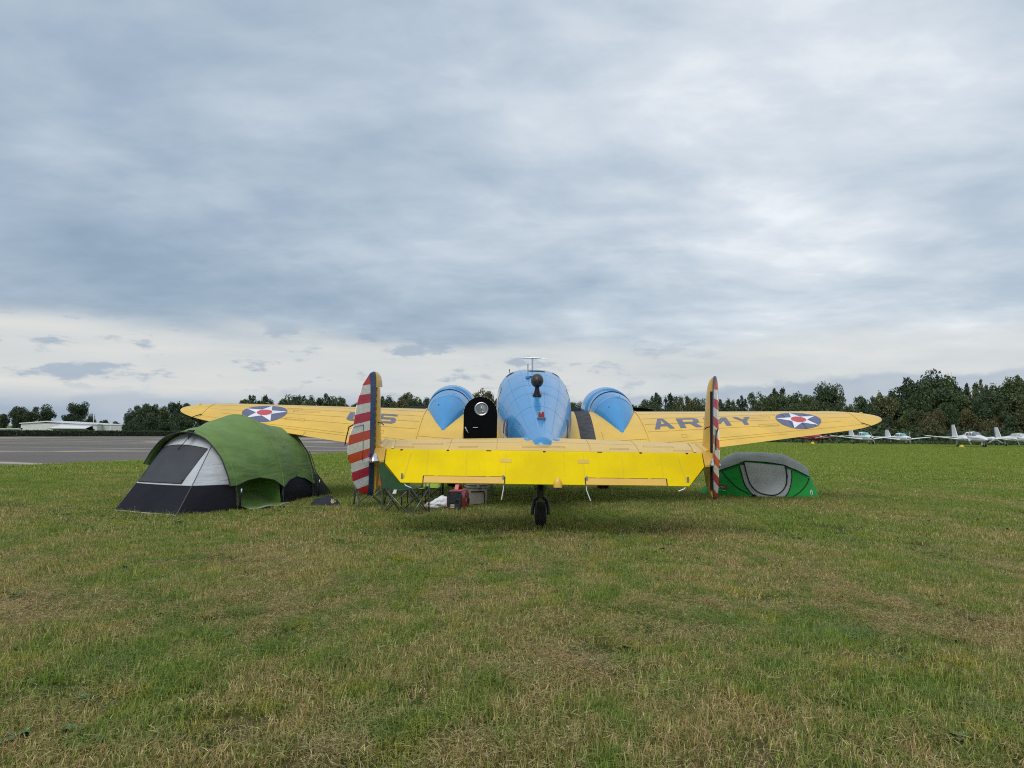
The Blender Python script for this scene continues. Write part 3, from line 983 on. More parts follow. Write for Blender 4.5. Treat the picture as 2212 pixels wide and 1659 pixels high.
RUDM = rudder_material()
for sgn in (-1, 1):
    fx = sgn * 2.225
    rg = []
    for z, ch_ in (FIN if sgn > 0 else [(1.90, .27)] + FIN[3:]):
        ch_ *= 1.25 if sgn > 0 else 1.0
        t_ = .012 + .055 * math.sqrt(min(1, ch_ / .5))
        rg.append([(fx + t_ * w_ * sd_, .015 + ch_ * q, z) for q, w_, sd_ in ((0, .85, -1), (.25, 1, -1), (.55, .86, -1), (.8, .58, -1), (.94, .30, -1), (1, 0, 1), (.94, .30, 1), (.8, .58, 1), (.55, .86, 1), (.25, 1, 1), (0, .85, 1))])
    fin = MB().loft(rg).build('tail_fin', YEL, plane, angle=60)
    if sgn > 0:
        MB().box(fx - .060, fx + .02, -.012, .010, .62, 1.90).build('hinge_gap', DARKG, fin, smooth=False)
    # fillet at the root of the fin
    MB().tube([(fx - sgn * .075, .05, 1.085), (fx - sgn * .085, .3, 1.135), (fx - sgn * .085, .55, 1.18)], .05, 10).build('fin_fillet', YEL, fin)
    # stub at the end of the tailplane behind the elevator end
    sx0, sx1 = sorted((sgn * 2.06, sgn * 2.21))
    MB().loft([[(sx0, -.0, 1.03), (sx1, -.0, 1.03), (sx1, -.0, 1.11), (sx0, -.0, 1.11)], [(sx0, -.14, .92), (sx1 - (0 if sgn > 0 else .0), -.14, .93), (sx1, -.14, .955), (sx0, -.14, .945)]]).build('tailplane_stub', TAB, plane, smooth=False)
    # polished hinge fairing
    MB().loft([[(fx - sgn * .035 + w_ * math.cos(2 * math.pi * k / 18), -.11 + ln_ * math.sin(2 * math.pi * k / 18), zz_) for k in range(18)] for zz_, w_, ln_ in ((.925, .070, .11), (.945, .080, .125), (.985, .060, .10), (1.03, .04, .07), (1.05, .01, .02))]).build('hinge_fairing', CHROME, plane)
    # rudder on its hinge
    rg = []
    for z, ch_ in RUD:
        t_ = .008 + .028 * math.sqrt(min(1, ch_ / .4))
        rg.append([(t_ * w_ * sd_, -.02 - ch_ * q, z) for q, w_, sd_ in ((1, .10, -1), (.72, .42, -1), (.4, .78, -1), (.12, 1, -1), (.0, .8, -1), (-.0, .8, 1), (.12, 1, 1), (.4, .78, 1), (.72, .42, 1), (1, .10, 1))])
    rud = MB().loft(rg).build('rudder', RUDM, plane, angle=50)
    rud.location = (fx, 0, 0)
    ang = math.radians(-14.5 if sgn < 0 else -10.5)
    rud.rotation_euler = (0, 0, ang)
    # servo tab outline and rib lines
    MB().tube([(-sgn * .026, -.36, 1.405), (-sgn * .028, -.365, .95)], .004, 6).build('tab_hinge_line', mat('hinge_grey', (.16, .17, .18), .5), rud)
    MB().tube([(-sgn * .026, -.36, 1.405), (-sgn * .006, -.60, 1.37)], .004, 6).build('tab_hinge_line', mat('hinge_grey', (.16, .17, .18), .5), rud)
    MB().tube([(0, -.575, 1.41), (-.03, -.66, 1.37), (-.04, -.70, 1.25), (-.04, -.74, 1.15)], .008, 6).build('tab_pushrod', BLACK, rud)
    # hinge fittings in the gap between fin and rudder
    for k in range(11):
        zz_ = 1.10 + k * .085
        MB().box(-.028, .028, -.018, .012, zz_, zz_ + .035).build('hinge_fitting', mat('hinge_brown', (.10, .075, .03), .6), rud, smooth=False)
    MB().tube([(fx - sgn * .05, .0, 1.44), (fx - sgn * .10, .02, 1.43), (fx - sgn * .12, .05, 1.405)], .007, 6).build('cable_guide', BLACK, fin)
    if sgn < 0:
        # horn balance: the yellow nose of the rudder above the fin
        MB().loft([[(w_ * t2, -.02 + yq, zq) for t2, yq in ((-1, 0), (-.9, .09), (0, ln_), (.9, .09), (1, 0))] for zq, w_, ln_ in ((1.91, .040, .27), (1.98, .040, .26), (2.05, .034, .22), (2.085, .024, .15), (2.10, .006, .06))]).build('horn_balance', YEL, rud)

# ---- tail wheel
TY = .93
tw = MB().loft([[(xx, TY + r_ * math.cos(2 * math.pi * k / 28), .178 + r_ * math.sin(2 * math.pi * k / 28)) for k in range(28)] for xx, r_ in ((-.075, .09), (-.078, .14), (-.055, .17), (0, .178), (.055, .17), (.078, .14), (.075, .09))]).build('tail_wheel', RUBB, plane)
for ds in (-1, 1):
    MB().tube([(ds * .03, TY + .06, .42), (ds * .09, TY + .04, .37), (ds * .115, TY, .25), (ds * .115, TY, .178)], [.03, .03, .026, .024], 8).build('wheel_fork', mat('gear_black', (.025, .025, .026), .4, .2, 10), plane)
    MB().tube([(ds * .17, TY + .25, .86), (ds * .07, TY + .08, .52)], .012, 8).build('gear_brace', METAL, plane)
MB().tube([(0, TY + .10, .90), (0, TY + .07, .60), (0, TY + .06, .40)], [.085, .062, .05], 14).build('gear_strut', MATS['gear_black'], plane)
MB().tube([(0, TY + .02, .86), (0, TY + .02, .52)], .035, 10).build('shock_strut', BLACK, plane)

# ------------------------------------------------------------------ fabric materials
def fabric(name, col, rough=.75, bump=.5, scale=(2, 2, 9), dist=.03, spec=.3):
    m = bpy.data.materials.new(name)
    m.use_nodes = True
    t = NT(m.node_tree)
    p = t.n['Principled BSDF']
    tc = t.add('ShaderNodeTexCoord').outputs['Object']
    n = t.noise(tc, 3, 4, .6)
    t.put(p.inputs['Base Color'], t.mix(t.ss(n, .3, .7), tuple(v * .9 for v in col), tuple(min(1, v * 1.08) for v in col)))
    p.inputs['Roughness'].default_value = rough
    p.inputs['Specular IOR Level'].default_value = spec
    bn = t.add('ShaderNodeBump')
    bn.inputs['Strength'].default_value = bump
    bn.inputs['Distance'].default_value = dist
    wv = t.noise(t.map(tc, scale), 1.0, 2, .45, .5)
    t.put(bn.inputs['Height'], wv)
    t.l.new(bn.outputs[0], p.inputs['Normal'])
    return m


FLY = fabric('olive_green_nylon', (.145, .240, .066), .58, .55, (1.3, 1.3, 5), .06)
FLYIN = fabric('green_nylon_inside', (.12, .25, .05), .7, .6)
GREYF = fabric('pale_grey_nylon', (.47, .495, .53), .7, .7, (3, 3, 10), .04)
BLKF = fabric('black_nylon', (.015, .016, .022), .65, .5, (3, 3, 7), .03, .12)
MESHF = fabric('dark_mesh', (.055, .06, .07), .8, .4, (4, 4, 4), .02)
BRIGHTG = fabric('bright_green_nylon', (.020, .42, .06), .6, .5, (3, 3, 6), .03)
ROOFG = fabric('grey_green_nylon', (.48, .505, .47), .7, .6, (3, 3, 9), .03)
DOORG = fabric('light_grey_nylon', (.60, .625, .625), .7, .55, (2, 2, 9), .03)
DOORG2 = fabric('mid_grey_nylon', (.52, .545, .545), .7, .5, (2, 2, 9), .03)
PIPING = mat('dark_piping', (.025, .03, .035), .7)


def wrinkle(p, amp, sc=(2.2, 2.2, 7.0), seed=0.0):
    q = Vector((p[0] * sc[0] + seed, p[1] * sc[1], p[2] * sc[2]))
    return amp * (mnoise.noise(q) + .5 * mnoise.noise(q * 2.1))


def split_z(mb, zfun, name_lo, m_lo, name_hi, m_hi, parent):
    """one surface cut at a height into two parts"""
    lo, hi = MB(), MB()
    bm = bmesh.new()
    vs_ = [bm.verts.new(q) for q in mb.v]
    for f in mb.f:
        try:
            bm.faces.new([vs_[i] for i in f])
        except ValueError:
            pass
    bmesh.ops.remove_doubles(bm, verts=bm.verts[:], dist=1e-5)
    bmesh.ops.bisect_plane(bm, geom=bm.verts[:] + bm.edges[:] + bm.faces[:], plane_co=(0, 0, zfun), plane_no=(0, 0, 1))
    for f in bm.faces:
        c = f.calc_center_median()
        (lo if c.z < zfun else hi).add([v.co for v in f.verts], [tuple(range(len(f.verts)))])
    bm.free()
    res = []
    for q, nm, mm in ((lo, name_lo, m_lo), (hi, name_hi, m_hi)):
        o = q.build(nm, mm, parent, smooth=True, recalc=False)
        b2 = bmesh.new()
        b2.from_mesh(o.data)
        bmesh.ops.remove_doubles(b2, verts=b2.verts[:], dist=1e-5)
        bmesh.ops.recalc_face_normals(b2, faces=b2.faces)
        b2.to_mesh(o.data)
        b2.free()
        o.data.polygons.foreach_set('use_smooth', [True] * len(o.data.polygons))
        res.append(o)
    return res


# ------------------------------------------------------------------ large green tunnel tent
C1 = ground_at(514.6, 1104)
TAX = Vector((.246, .969, 0)).normalized()
TWD = Vector((-.969, .246, 0)).normalized()
tent = thing('tunnel_tent', 'large green tunnel tent with grey and black end panels and dark mesh window', 'tent', C1 + TWD * .92, math.atan2(-.246, .969))
ARCH = [(-.3, .90, 1.22), (0, .91, 1.27), (.35, .95, 1.38), (.8, .99, 1.50), (1.25, 1.0, 1.55), (1.7, .985, 1.50), (2.2, .93, 1.40), (2.56, .87, 1.34), (2.9, .84, 1.28)]


def arch_pt(y, a, k=1.0, e=2.0):
    hw, h = lerp_table(ARCH, y)
    c, s_ = math.cos(a), math.sin(a)
    return Vector((math.copysign(abs(c) ** (2 / e), c) * hw * k, y, max(0.0, s_) ** (2 / e) * h * k))


def hem(y):
    return lerp_table([(-.3, .40), (0, .40), (.3, .47), (.65, .50), (1.0, .44), (1.25, .30), (1.5, .40), (1.85, .45), (2.2, .40), (2.56, .28), (2.9, .27)], y)[0]


def fly_pt(u, v):
    y = -.17 + u * (2.66 + .17)
    h = lerp_table(ARCH, y)[1]
    a0 = math.asin(min(1, (hem(y) / h)) ** (2.0 / 2))
    a1 = math.pi - lerp_table([(-.2, .62), (.25, .50), (1.0, .32), (2.9, .30)], y)[0]
    a = a0 + (a1 - a0) * v
    k = 1.02
    p_ = arch_pt(y, a, k)
    # sag between the poles, folds pulled towards the feet
    sag = .045 * (math.sin(math.pi * min(1, max(0, y / 1.25))) ** 2 if y < 1.25 else math.sin(math.pi * min(1, (y - 1.25) / 1.31)) ** 2)
    n = Vector((p_.x, 0, p_.z - .4)).normalized()
    wr = wrinkle((p_.x * .6, p_.y * 1.1, p_.z), .012, (1.6, 1.8, 5.5)) + wrinkle((p_.y, p_.x, p_.z + p_.y * .35), .016, (.9, .9, 4), 7)
    return p_ + n * (wr * (.35 + .65 * sstep(0, .12, v)) - sag)


flyb = MB().grid(fly_pt, 70, 56).build('rain_fly', FLY, tent, recalc=True)
# rolled hems and pole sleeves
MB().tube([fly_pt(0, k / 40) + Vector((0, -.004, 0)) for k in range(41)], .011, 6).build('fly_edge_piping', PIPING, tent)
MB().tube([fly_pt(1, k / 40) + Vector((0, .004, 0)) for k in range(41)], .010, 6).build('fly_edge_piping', PIPING, tent)
MB().tube([fly_pt(k / 60, 0) for k in range(61)], .007, 6).build('fly_hem_piping', PIPING, tent)
for yv in (.0, 1.25, 2.56):
    MB().tube([arch_pt(yv, math.pi * k / 36, 1.0) for k in range(37)], .008, 6).build('tent_pole', mat('pole_grey', (.05, .05, .05), .4), tent)
    u_ = (yv + .17) / 2.83
    MB().tube([fly_pt(u_, k / 36) for k in range(37)], .012, 6).build('pole_sleeve', FLY, tent)
# black tabs at the arch tops
for yv, u_ in ((-.20, 0.0), (2.8, 1.0)):
    p0 = fly_pt(u_, .52)
    MB().add([p0 + Vector(q) for q in ((-.06, 0, .02), (.06, 0, .02), (0, -.03 if yv < 0 else .03, -.12), (-.06, .06 if yv < 0 else -.06, .04), (.06, .06 if yv < 0 else -.06, .04))], [(0, 1, 2), (0, 3, 4, 1), (0, 2, 3), (1, 4, 2)]).build('fabric_tab', BLKF, tent, smooth=False)

PA, PB = Vector((-.87, -.66, 0)), Vector((.50, -.97, 0))
QA, QB = Vector((-.62, 3.60, 0)), Vector((.72, 3.62, 0))


def end_panel(i, t, s, front=True):
    """i = 0 far facet, 1 middle facet, 2 near facet"""
    yv = 0 if front else 2.56
    a_, b_ = (PA, PB) if front else (QA, QB)
    far, near = arch_pt(yv, math.pi, .97), arch_pt(yv, 0, .97)
    angs = (180, 126, 62, 0)
    base = ((far, a_), (a_, b_), (b_, near))[i]
    bp = base[0].lerp(base[1], t)
    an = math.radians(angs[i] + (angs[i + 1] - angs[i]) * t)
    ap = arch_pt(yv, an, .975)
    p_ = bp.lerp(ap, s)
    p_.z += .012
    blg = .035 * math.sin(math.pi * s) * math.sin(math.pi * t) - .02 * math.sin(math.pi * s)
    d = Vector((0, -1 if front else 1, .4)).normalized()
    return p_ + d * (blg * .6 + wrinkle(p_, .008, (5, 5, 9)) * math.sin(math.pi * s) * (1 if i != 1 else .5))


for front in (True, False):
    for i in range(3):
        g = MB().grid(lambda u, v: end_panel(i, u, v, front), 22, 26)
        split_z(g, .43 if front else .44, 'end_panel_skirt', BLKF, 'end_panel', GREYF, tent)
        if i < 2:
            MB().tube([end_panel(i, 1, k / 20, front) for k in range(21)], .006, 6).build('panel_seam', mat('grey_seam', (.09, .095, .105), .7), tent)
# mesh window in the front panel with its storm flap folded at the foot
def arch_z(t):
    return arch_pt(0, math.radians(126 + (62 - 126) * t), .975).z


BOT = [(.035 + .80 * k / 12, .445 / arch_z(.035 + .80 * k / 12)) for k in range(13)]
TOPW = [(.965 - .91 * k / 12, (.985 + .05 * math.sin(math.pi * k / 12)) / arch_z(.965 - .91 * k / 12)) for k in range(13)]
win = sheet('mesh_window', [BOT + TOPW], lambda u, v: end_panel(1, u, v), MESHF, tent, (.06, .04), .012)
FLP = [(q[0], q[1] + .055) for q in BOT[::-1]]
sheet('window_flap', [[(q[0], q[1] - .004) for q in BOT] + FLP], lambda u, v: end_panel(1, u, v), mat('charcoal_roll', (.045, .05, .058), .8), tent, (.06, .03), .022)
RIM = BOT + TOPW + BOT[:1]
MB().tube([end_panel(1, q[0], q[1]) + Vector((0, -.012, .004)) for q in RIM], .007, 6).build('window_binding', PIPING, tent)
MB().tube([end_panel(1, .5, .78) + Vector((0, -.03, 0)), fly_pt(0, .52) + Vector((0, -.02, -.08))], .006, 5).build('guy_line', PIPING, tent)
MB().tube([PA + Vector((0, -.01, .012)), PA.lerp(PB, .5) + Vector((0, -.03, .012)), PB + Vector((.02, -.02, .012))], .010, 6).build('ground_binding', mat('pale_binding', (.38, .38, .36), .8), tent)
# lower walls of the inner tent


def low_wall(y0, y1, sgn, name, m, top=.52, k=.955):
    def fn(u, v):
        y = y0 + (y1 - y0) * u
        h = lerp_table(ARCH, y)[1]
        z = top * v + .012
        a = math.asin(min(1, z / h) ** (2.0 / 2))
        p_ = arch_pt(y, a, k)
        p_.z = z
        p_.x = sgn * (p_.x + .03 * math.sin(math.pi * v) + wrinkle((u * 3, v * 2, y), .012, (2, 3, 2)))
        return p_
    return MB().grid(fn, 26, 12).build(name, m, tent)


low_wall(1.22, 2.62, 1, 'inner_wall', BLKF)
low_wall(0, 2.62, -1, 'inner_wall', BLKF)
# inner tent behind the open side, and the green door lying out on the grass
MB().grid(lambda u, v: (.50 - .10 * v + .45 * sstep(.86, 1, u) + .02 * math.sin(9 * u), .04 + 1.2 * min(u / .88, 1), .012 + .75 * v), 20, 10).build('inner_panel', FLYIN, tent)


def flap(u, v):
    y = .06 + 1.22 * u
    pts = [(.46, .26), (.60, .15), (.78, .065), (.98, .035), (1.10 - .10 * abs(u - .6), .022)]
    q = v * 4
    i = min(3, int(q))
    f = q - i
    x = pts[i][0] + (pts[i + 1][0] - pts[i][0]) * f
    z = pts[i][1] + (pts[i + 1][1] - pts[i][1]) * f
    return (x, y + .08 * v, z + .02 * mnoise.noise(Vector((u * 4, v * 4, 1))) + .035 * max(0, 1 - u * 6) * (1 - v))


MB().grid(flap, 24, 16).build('door_flap', FLY, tent)
MB().tube([flap(k / 20, 1) for k in range(21)], .012, 6).build('flap_binding', mat('pale_binding', (.38, .38, .36), .8), tent)
MB().tube([Vector((.955, 1.235, 0.01)), Vector((.99, 1.25, .32))], .010, 6).build('pole_foot', PIPING, tent)
for y_ in (.0, 2.62):
    MB().tube([Vector((.945, y_, .0)), Vector((.955, y_, .38))], .016, 6).build('pole_foot', BLKF, tent)
    MB().tube([Vector((.965, y_ + .002, .30)), Vector((.965, y_ + .002, .36))], .013, 6).build('pole_clip', WHITEP, tent)
MB().tube([arch_pt(2.68, math.radians(a), 1.06) for a in range(0, 44, 4)], .009, 6).build('tent_pole', MATS['pole_grey'], tent)

# dark clothes dropped by the tent
cp = ground_at(704, 1092)
cl_ = thing('jacket', 'crumpled dark jacket with tan lining dropped on the grass beside the green tunnel tent', 'jacket', cp, .2)


def lump(cx, cy, rx, ry, h, seed, n=28, m_=12):
    mb = MB()
    def fn(u, v):
        a = 2 * math.pi * u
        r = 1 - v
        k = 1 + .22 * mnoise.noise(Vector((math.cos(a) * 1.6 + seed, math.sin(a) * 1.6, seed)))
        z = h * (1 - r ** 2.2) * (1 + .5 * mnoise.noise(Vector((math.cos(a) * r * 4, math.sin(a) * r * 4, seed + 3)))) + .012
        return (cx + rx * r * k * math.cos(a), cy + ry * r * k * math.sin(a), z)
    return mb.grid(fn, n, m_)


lump(0, 0, .27, .18, .14, 1.3).build('garment', fabric('navy_cotton', (.022, .025, .035), .8, .8, (7, 7, 7), .03), cl_)
lump(.11, -.10, .085, .05, .10, 5.1).build('lining', mat('tan_cotton', (.42, .33, .19), .85, .2, 9), cl_)

# ------------------------------------------------------------------ low green pop-up tent
pt0 = ground_at(1645, 1076)
pop = thing('popup_tent', 'low bright green pop-up tent with grey roof and grey zipped door', 'tent', pt0 + Vector((.17, .62, 0)), -.17)
HT = [(-1.22, .02), (-1.08, .40), (-.86, .72), (-.66, .86), (-.48, .935), (0, .93), (.47, .90), (.70, .79), (.98, .61), (1.08, .38), (1.2, .02)]


def pop_h(x):
    return lerp_table(HT, x)[0]


def pop_D(x):
    return .64 * math.sqrt(max(0, 1 - (x / 1.27) ** 2)) + .02


def pop_front(x, z):
    h = pop_h(x)
    q = min(.992, max(0, z / max(h, .01)))
    return Vector((x, -pop_D(x) * (1 - q ** 1.7) ** .62, z))


def tz(X, Y):
    return ((1453.8 + X / 6.203 - 1645) * .0098, max(.0, (1077 - 932.6 - Y / 6.203) * .0098))


def pop_body(u, v):
    x = -1.215 + 2.41 * u
    h = pop_h(x)
    D = pop_D(x)
    if v <= .5:
        z = h * .992 * math.sin(math.pi * v)
        p_ = pop_front(x, z)
    else:
        z = h * .992 * math.sin(math.pi * (1 - v))
        p_ = pop_front(x, z)
        p_.y = -p_.y
    return p_


MB().grid(pop_body, 60, 44).build('tent_body', BRIGHTG, pop)
pf = lambda u, v: pop_front(u, v)


def densify(pts, n=8):
    o_ = []
    for i in range(len(pts)):
        a, b_ = pts[i], pts[(i + 1) % len(pts)]
        o_ += [(a[0] + (b_[0] - a[0]) * k / n, a[1] + (b_[1] - a[1]) * k / n) for k in range(n)]
    return o_


def cr(pts, n=6):
    """smooth open curve through the points"""
    o_ = []
    for i in range(len(pts) - 1):
        p0, p1, p2, p3 = pts[max(i - 1, 0)], pts[i], pts[i + 1], pts[min(i + 2, len(pts) - 1)]
        for k in range(n):
            t = k / n
            o_.append(tuple(.5 * (2 * p1[d] + (p2[d] - p0[d]) * t + (2 * p0[d] - 5 * p1[d] + 4 * p2[d] - p3[d]) * t * t + (3 * p1[d] - p0[d] - 3 * p2[d] + p3[d]) * t ** 3) for d in (0, 1)))
    o_.append(pts[-1])
    return o_


# roof: a separate sheet over the top, hem drooping in front
HEM = [tz(480, 640), tz(640, 555), tz(890, 455), tz(960, 425), tz(1200, 432), tz(1480, 470), tz(1555, 510), tz(1700, 570), tz(1800, 625)]


def hem_z(x):
    return lerp_table([(q[0], q[1]) for q in HEM], x)[0]


def roof_pt(u, v):
    x = HEM[0][0] + (HEM[-1][0] - HEM[0][0]) * u
    z0 = hem_z(x)
    h = pop_h(x) * .992
    z0 = min(z0, h * .96)
    s_ = abs(2 * v - 1)
    z = z0 + (h - z0) * math.sin(math.pi / 2 * (1 - s_))
    p_ = pop_front(x, z)
    if v > .5:
        p_.y = -p_.y
    n = Vector((x * .3, p_.y, .35)).normalized()
    return p_ + n * (.022 + wrinkle((x, p_.y, p_.z), .010, (3, 3, 6), 2)) + Vector((0, 0, .008))


MB().grid(roof_pt, 56, 36).build('roof_fly', ROOFG, pop)
MB().tube([roof_pt(k / 50, 0) for k in range(51)], .008, 6).build('roof_hem', PIPING, pop)
OUTER = cr([tz(880, 470), tz(905, 600), tz(940, 730), tz(1020, 840), tz(1100, 885), tz(1340, 895), tz(1430, 880), tz(1500, 800), tz(1550, 650), tz(1562, 520)])
INNER = cr([tz(945, 430), tz(962, 560), tz(1000, 700), tz(1060, 785), tz(1150, 835), tz(1290, 852), tz(1390, 815), tz(1465, 720), tz(1488, 570), tz(1495, 475)])
sheet('door_surround', [OUTER], pf, DOORG2, pop, (.06, .05), .010)
sheet('door_panel', [INNER], pf, DOORG, pop, (.06, .05), .018)
MB().tube([pop_front(*q) + Vector((0, -.014, 0)) for q in OUTER], .011, 6).build('door_seam', PIPING, pop)
MB().tube([pop_front(*q) + Vector((0, -.020, 0)) for q in INNER], .013, 6).build('door_zip', PIPING, pop)
for pts in ([tz(655, 565), tz(720, 650), tz(830, 760), tz(990, 850)], [tz(1800, 630), tz(1760, 700), tz(1660, 800), tz(1540, 880)]):
    MB().tube([pop_front(*q) + Vector((0, -.006, 0)) for q in cr(pts)], .011, 6).build('body_seam', PIPING, pop)
MB().tube([pop_front(*tz(1480, 470)) + Vector((0, -.03, 0)), pop_front(*tz(1490, 600)) + Vector((.005, -.03, 0)), pop_front(*tz(1470, 720)) + Vector((.0, -.03, 0))], .014, 6).build('door_tie', PIPING, pop)
lg = tz(1810, 815)
sheet('oval_mark', [[(lg[0] + .030 * math.cos(2 * math.pi * k / 24), lg[1] + .058 * math.sin(2 * math.pi * k / 24)) for k in range(24)]], pf, WHITEP, pop, (.03, .03), .008)
for (ax, az, bx, bz, wd) in ((-.004, .030, .004, .030, .016), (0, .012, 0, -.028, .012), (-.012, -.012, .012, -.012, .012), (-.014, -.034, .014, -.034, .010)):
    sheet('mark_figure', [strip((lg[0] + ax, lg[1] + az), (lg[0] + bx, lg[1] + bz), wd)], pf, mat('mark_green', (.02, .12, .05), .6), pop, (.03, .03), .011)


def text_mesh(name, body, size, m, parent, loc, rot, extrude=.001):
    cu = bpy.data.curves.new(name, 'FONT')
    cu.body = body
    cu.size = size
    cu.align_x = 'CENTER'
    cu.align_y = 'CENTER'
    cu.extrude = extrude
    tmp = bpy.data.objects.new(name, cu)
    COL.objects.link(tmp)
    dg = bpy.context.evaluated_depsgraph_get()
    me = bpy.data.meshes.new_from_object(tmp.evaluated_get(dg))
    bpy.data.objects.remove(tmp)
    me.materials.clear()
    me.materials.append(m)
    o = bpy.data.objects.new(name, me)
    COL.objects.link(o)
    o.parent = parent
    o.location = loc
    o.rotation_euler = rot
    return o


tg = tz(660, 765)
tp_ = pop_front(*tg) + Vector((0, -.014, 0))
sheet('brand_tag', [[(tg[0] - .12, tg[1] + .038), (tg[0] + .085, tg[1] + .022), (tg[0] + .075, tg[1] - .035), (tg[0] - .12, tg[1] - .022)]], pf, mat('tag_red', (.42, .03, .03), .6), pop, (.04, .03), .008)
text_mesh('tag_lettering', 'Coleman', .052, WHITEP, pop, tp_ + Vector((-.012, -.01, 0)), (math.radians(58), .07, 0))
MB().tube([pop_front(*tz(560, 800)) + Vector((0, -.01, 0)), pop_front(*tz(690, 815)) + Vector((0, -.01, 0))], .005, 5).build('tag_line', WHITEP, pop)
MB().add([(-1.20, -.1, .012), (-1.36, .06, .012), (-1.12, .25, .20), (-1.05, -.18, .22)], [(0, 1, 2, 3)]).build('corner_flap', BRIGHTG, pop, smooth=False)
lump(-.21, -.66, .07, .045, .06, 3.3, 16, 6).build('stuffed_pouch', BLKF, pop)

# ------------------------------------------------------------------ folding camp chairs
CHF = mat('chair_tube_steel', (.17, .175, .18), .35, .15, 12, metal=.6)
CHB = mat('chair_tube_black', (.022, .022, .024), .4, .2, 12)


def camp_chair(name, label, loc, rz, fab, edge, tube):
    """faces local +y; seat .42 high, posts .86 high"""
    t = thing(name, label, 'chair', loc, rz, 'folding camp chairs under the tailplane')
    w_, d_ = .25, .21
    sh = .43
    fr, bk = d_, -d_
    for (a, b_) in (((-w_, fr, 0), (w_ * .98, fr, sh)), ((w_, fr, 0), (-w_ * .98, fr, sh)),
                    ((-w_, bk, 0), (w_ * .98, bk, sh)), ((w_, bk, 0), (-w_ * .98, bk, sh)),
                    ((-w_ - .02, bk, 0), (-w_ - .02, fr * .98, sh)), ((-w_ - .02, fr, 0), (-w_ - .02, bk * .98, sh)),
                    ((w_ + .02, bk, 0), (w_ + .02, fr * .98, sh)), ((w_ + .02, fr, 0), (w_ + .02, bk * .98, sh))):
        off = Vector((0, .012 if a[0] < 0 else -.012, 0)) if a[1] == b_[1] else Vector((.012 if a[1] < 0 else -.012, 0, 0))
        MB().tube([Vector(a) + off, Vector(b_) + off], .0095, 8).build('leg', tube, t)
    for sx in (-1, 1):
        MB().tube([(sx * (w_ + .01), bk - .012, .0), (sx * (w_ + .01), bk - .03, .45), (sx * (w_ + .03), bk - .10, .87)], .0105, 8).build('back_post', tube, t)
        MB().tube([(sx * (w_ + .01), fr + .012, .0), (sx * (w_ + .01), fr + .012, .62)], .0105, 8).build('front_post', tube, t)
        MB().grid(lambda u, v: (sx * (w_ + .01) + (v - .5) * .07, bk - .05 + (fr - bk + .06) * u, .625 - .025 * math.sin(math.pi * u) + .008), 8, 2).build('armrest', fab, t)
        for yv in (fr, bk):
            MB().loft([[(sx * w_ + r_ * math.cos(2 * math.pi * k / 10), yv + r_ * math.sin(2 * math.pi * k / 10), z_) for k in range(10)] for z_, r_ in ((0, .02), (.022, .017), (.03, .010))]).build('foot', CHB, t)
    MB().grid(lambda u, v: ((u * 2 - 1) * (w_ + .01), bk + (fr - bk + .02) * v, sh - .055 * math.sin(math.pi * u) * (.6 + .4 * math.sin(math.pi * v)) - .02 * (1 - v)), 14, 12).build('seat', fab, t)
    MB().grid(lambda u, v: ((u * 2 - 1) * (w_ + .02 + .01 * v), bk - .02 - .085 * v - .05 * math.sin(math.pi * u) * (.5 + .5 * v) , .40 + .46 * v - .02 * math.sin(math.pi * u) * v), 16, 12).build('backrest', fab, t)
    MB().tube([((u * 2 - 1) * (w_ + .03), bk - .105 - .05 * math.sin(math.pi * u), .86 - .02 * math.sin(math.pi * u)) for u in (k / 14 for k in range(15))], .008, 6).build('backrest_binding', edge, t)
    MB().tube([((u * 2 - 1) * (w_ + .01), fr + .02, sh - .055 * math.sin(math.pi * u) * .6) for u in (k / 14 for k in range(15))], .007, 6).build('seat_binding', edge, t)
    return t


GCH = fabric('forest_green_canvas', (.050, .125, .058), .75, .5, (5, 5, 5), .02)
OCH = fabric('orange_canvas', (.72, .20, .04), .75, .5, (5, 5, 5), .02)
LCH = fabric('lime_canvas', (.32, .45, .07), .75, .5, (5, 5, 5), .02)
gchair = camp_chair('camp_chair', 'dark green folding camp chair with steel legs under the left end of the elevator', ground_at(876, 1108), -.55, GCH, PIPING, CHF)
camp_chair('camp_chair', 'orange folding camp chair half hidden behind the striped rudder', ground_at(802, 1096), .35, OCH, mat('orange_edge', (.45, .12, .03), .7), CHF)
lchair = camp_chair('camp_chair', 'lime green folding camp chair with black legs beyond the dark green chair', ground_at(915, 1092), 2.5, LCH, PIPING, CHB)
lchair.scale = (.85, .85, .76)
gchair.scale = (1.1, 1.1, 1.0)
# paper tag hanging from the green chair
MB().add([(-.02, -.245, .40), (.03, -.245, .405), (.02, -.25, .33), (-.05, -.25, .325)], [(0, 1, 2, 3)]).build('paper_tag', WHITEP, gchair, smooth=False)
# things on the chairs
gp = ground_at(797, 1096)
cs = thing('folded_cushion', 'grey blue rolled blanket lying on the orange camp chair', 'blanket', gp + Vector((.06, .02, .42)), .4)
MB().loft([[(-.17 + .34 * k / 8, .075 * (1 + .06 * math.sin(k * 2.1)) * math.cos(a), .07 + .07 * math.sin(a)) for a in (2 * math.pi * j / 16 for j in range(16))] for k in range(9)]).build('blanket_roll', fabric('grey_blue_fleece', (.17, .20, .27), .9, .5), cs)

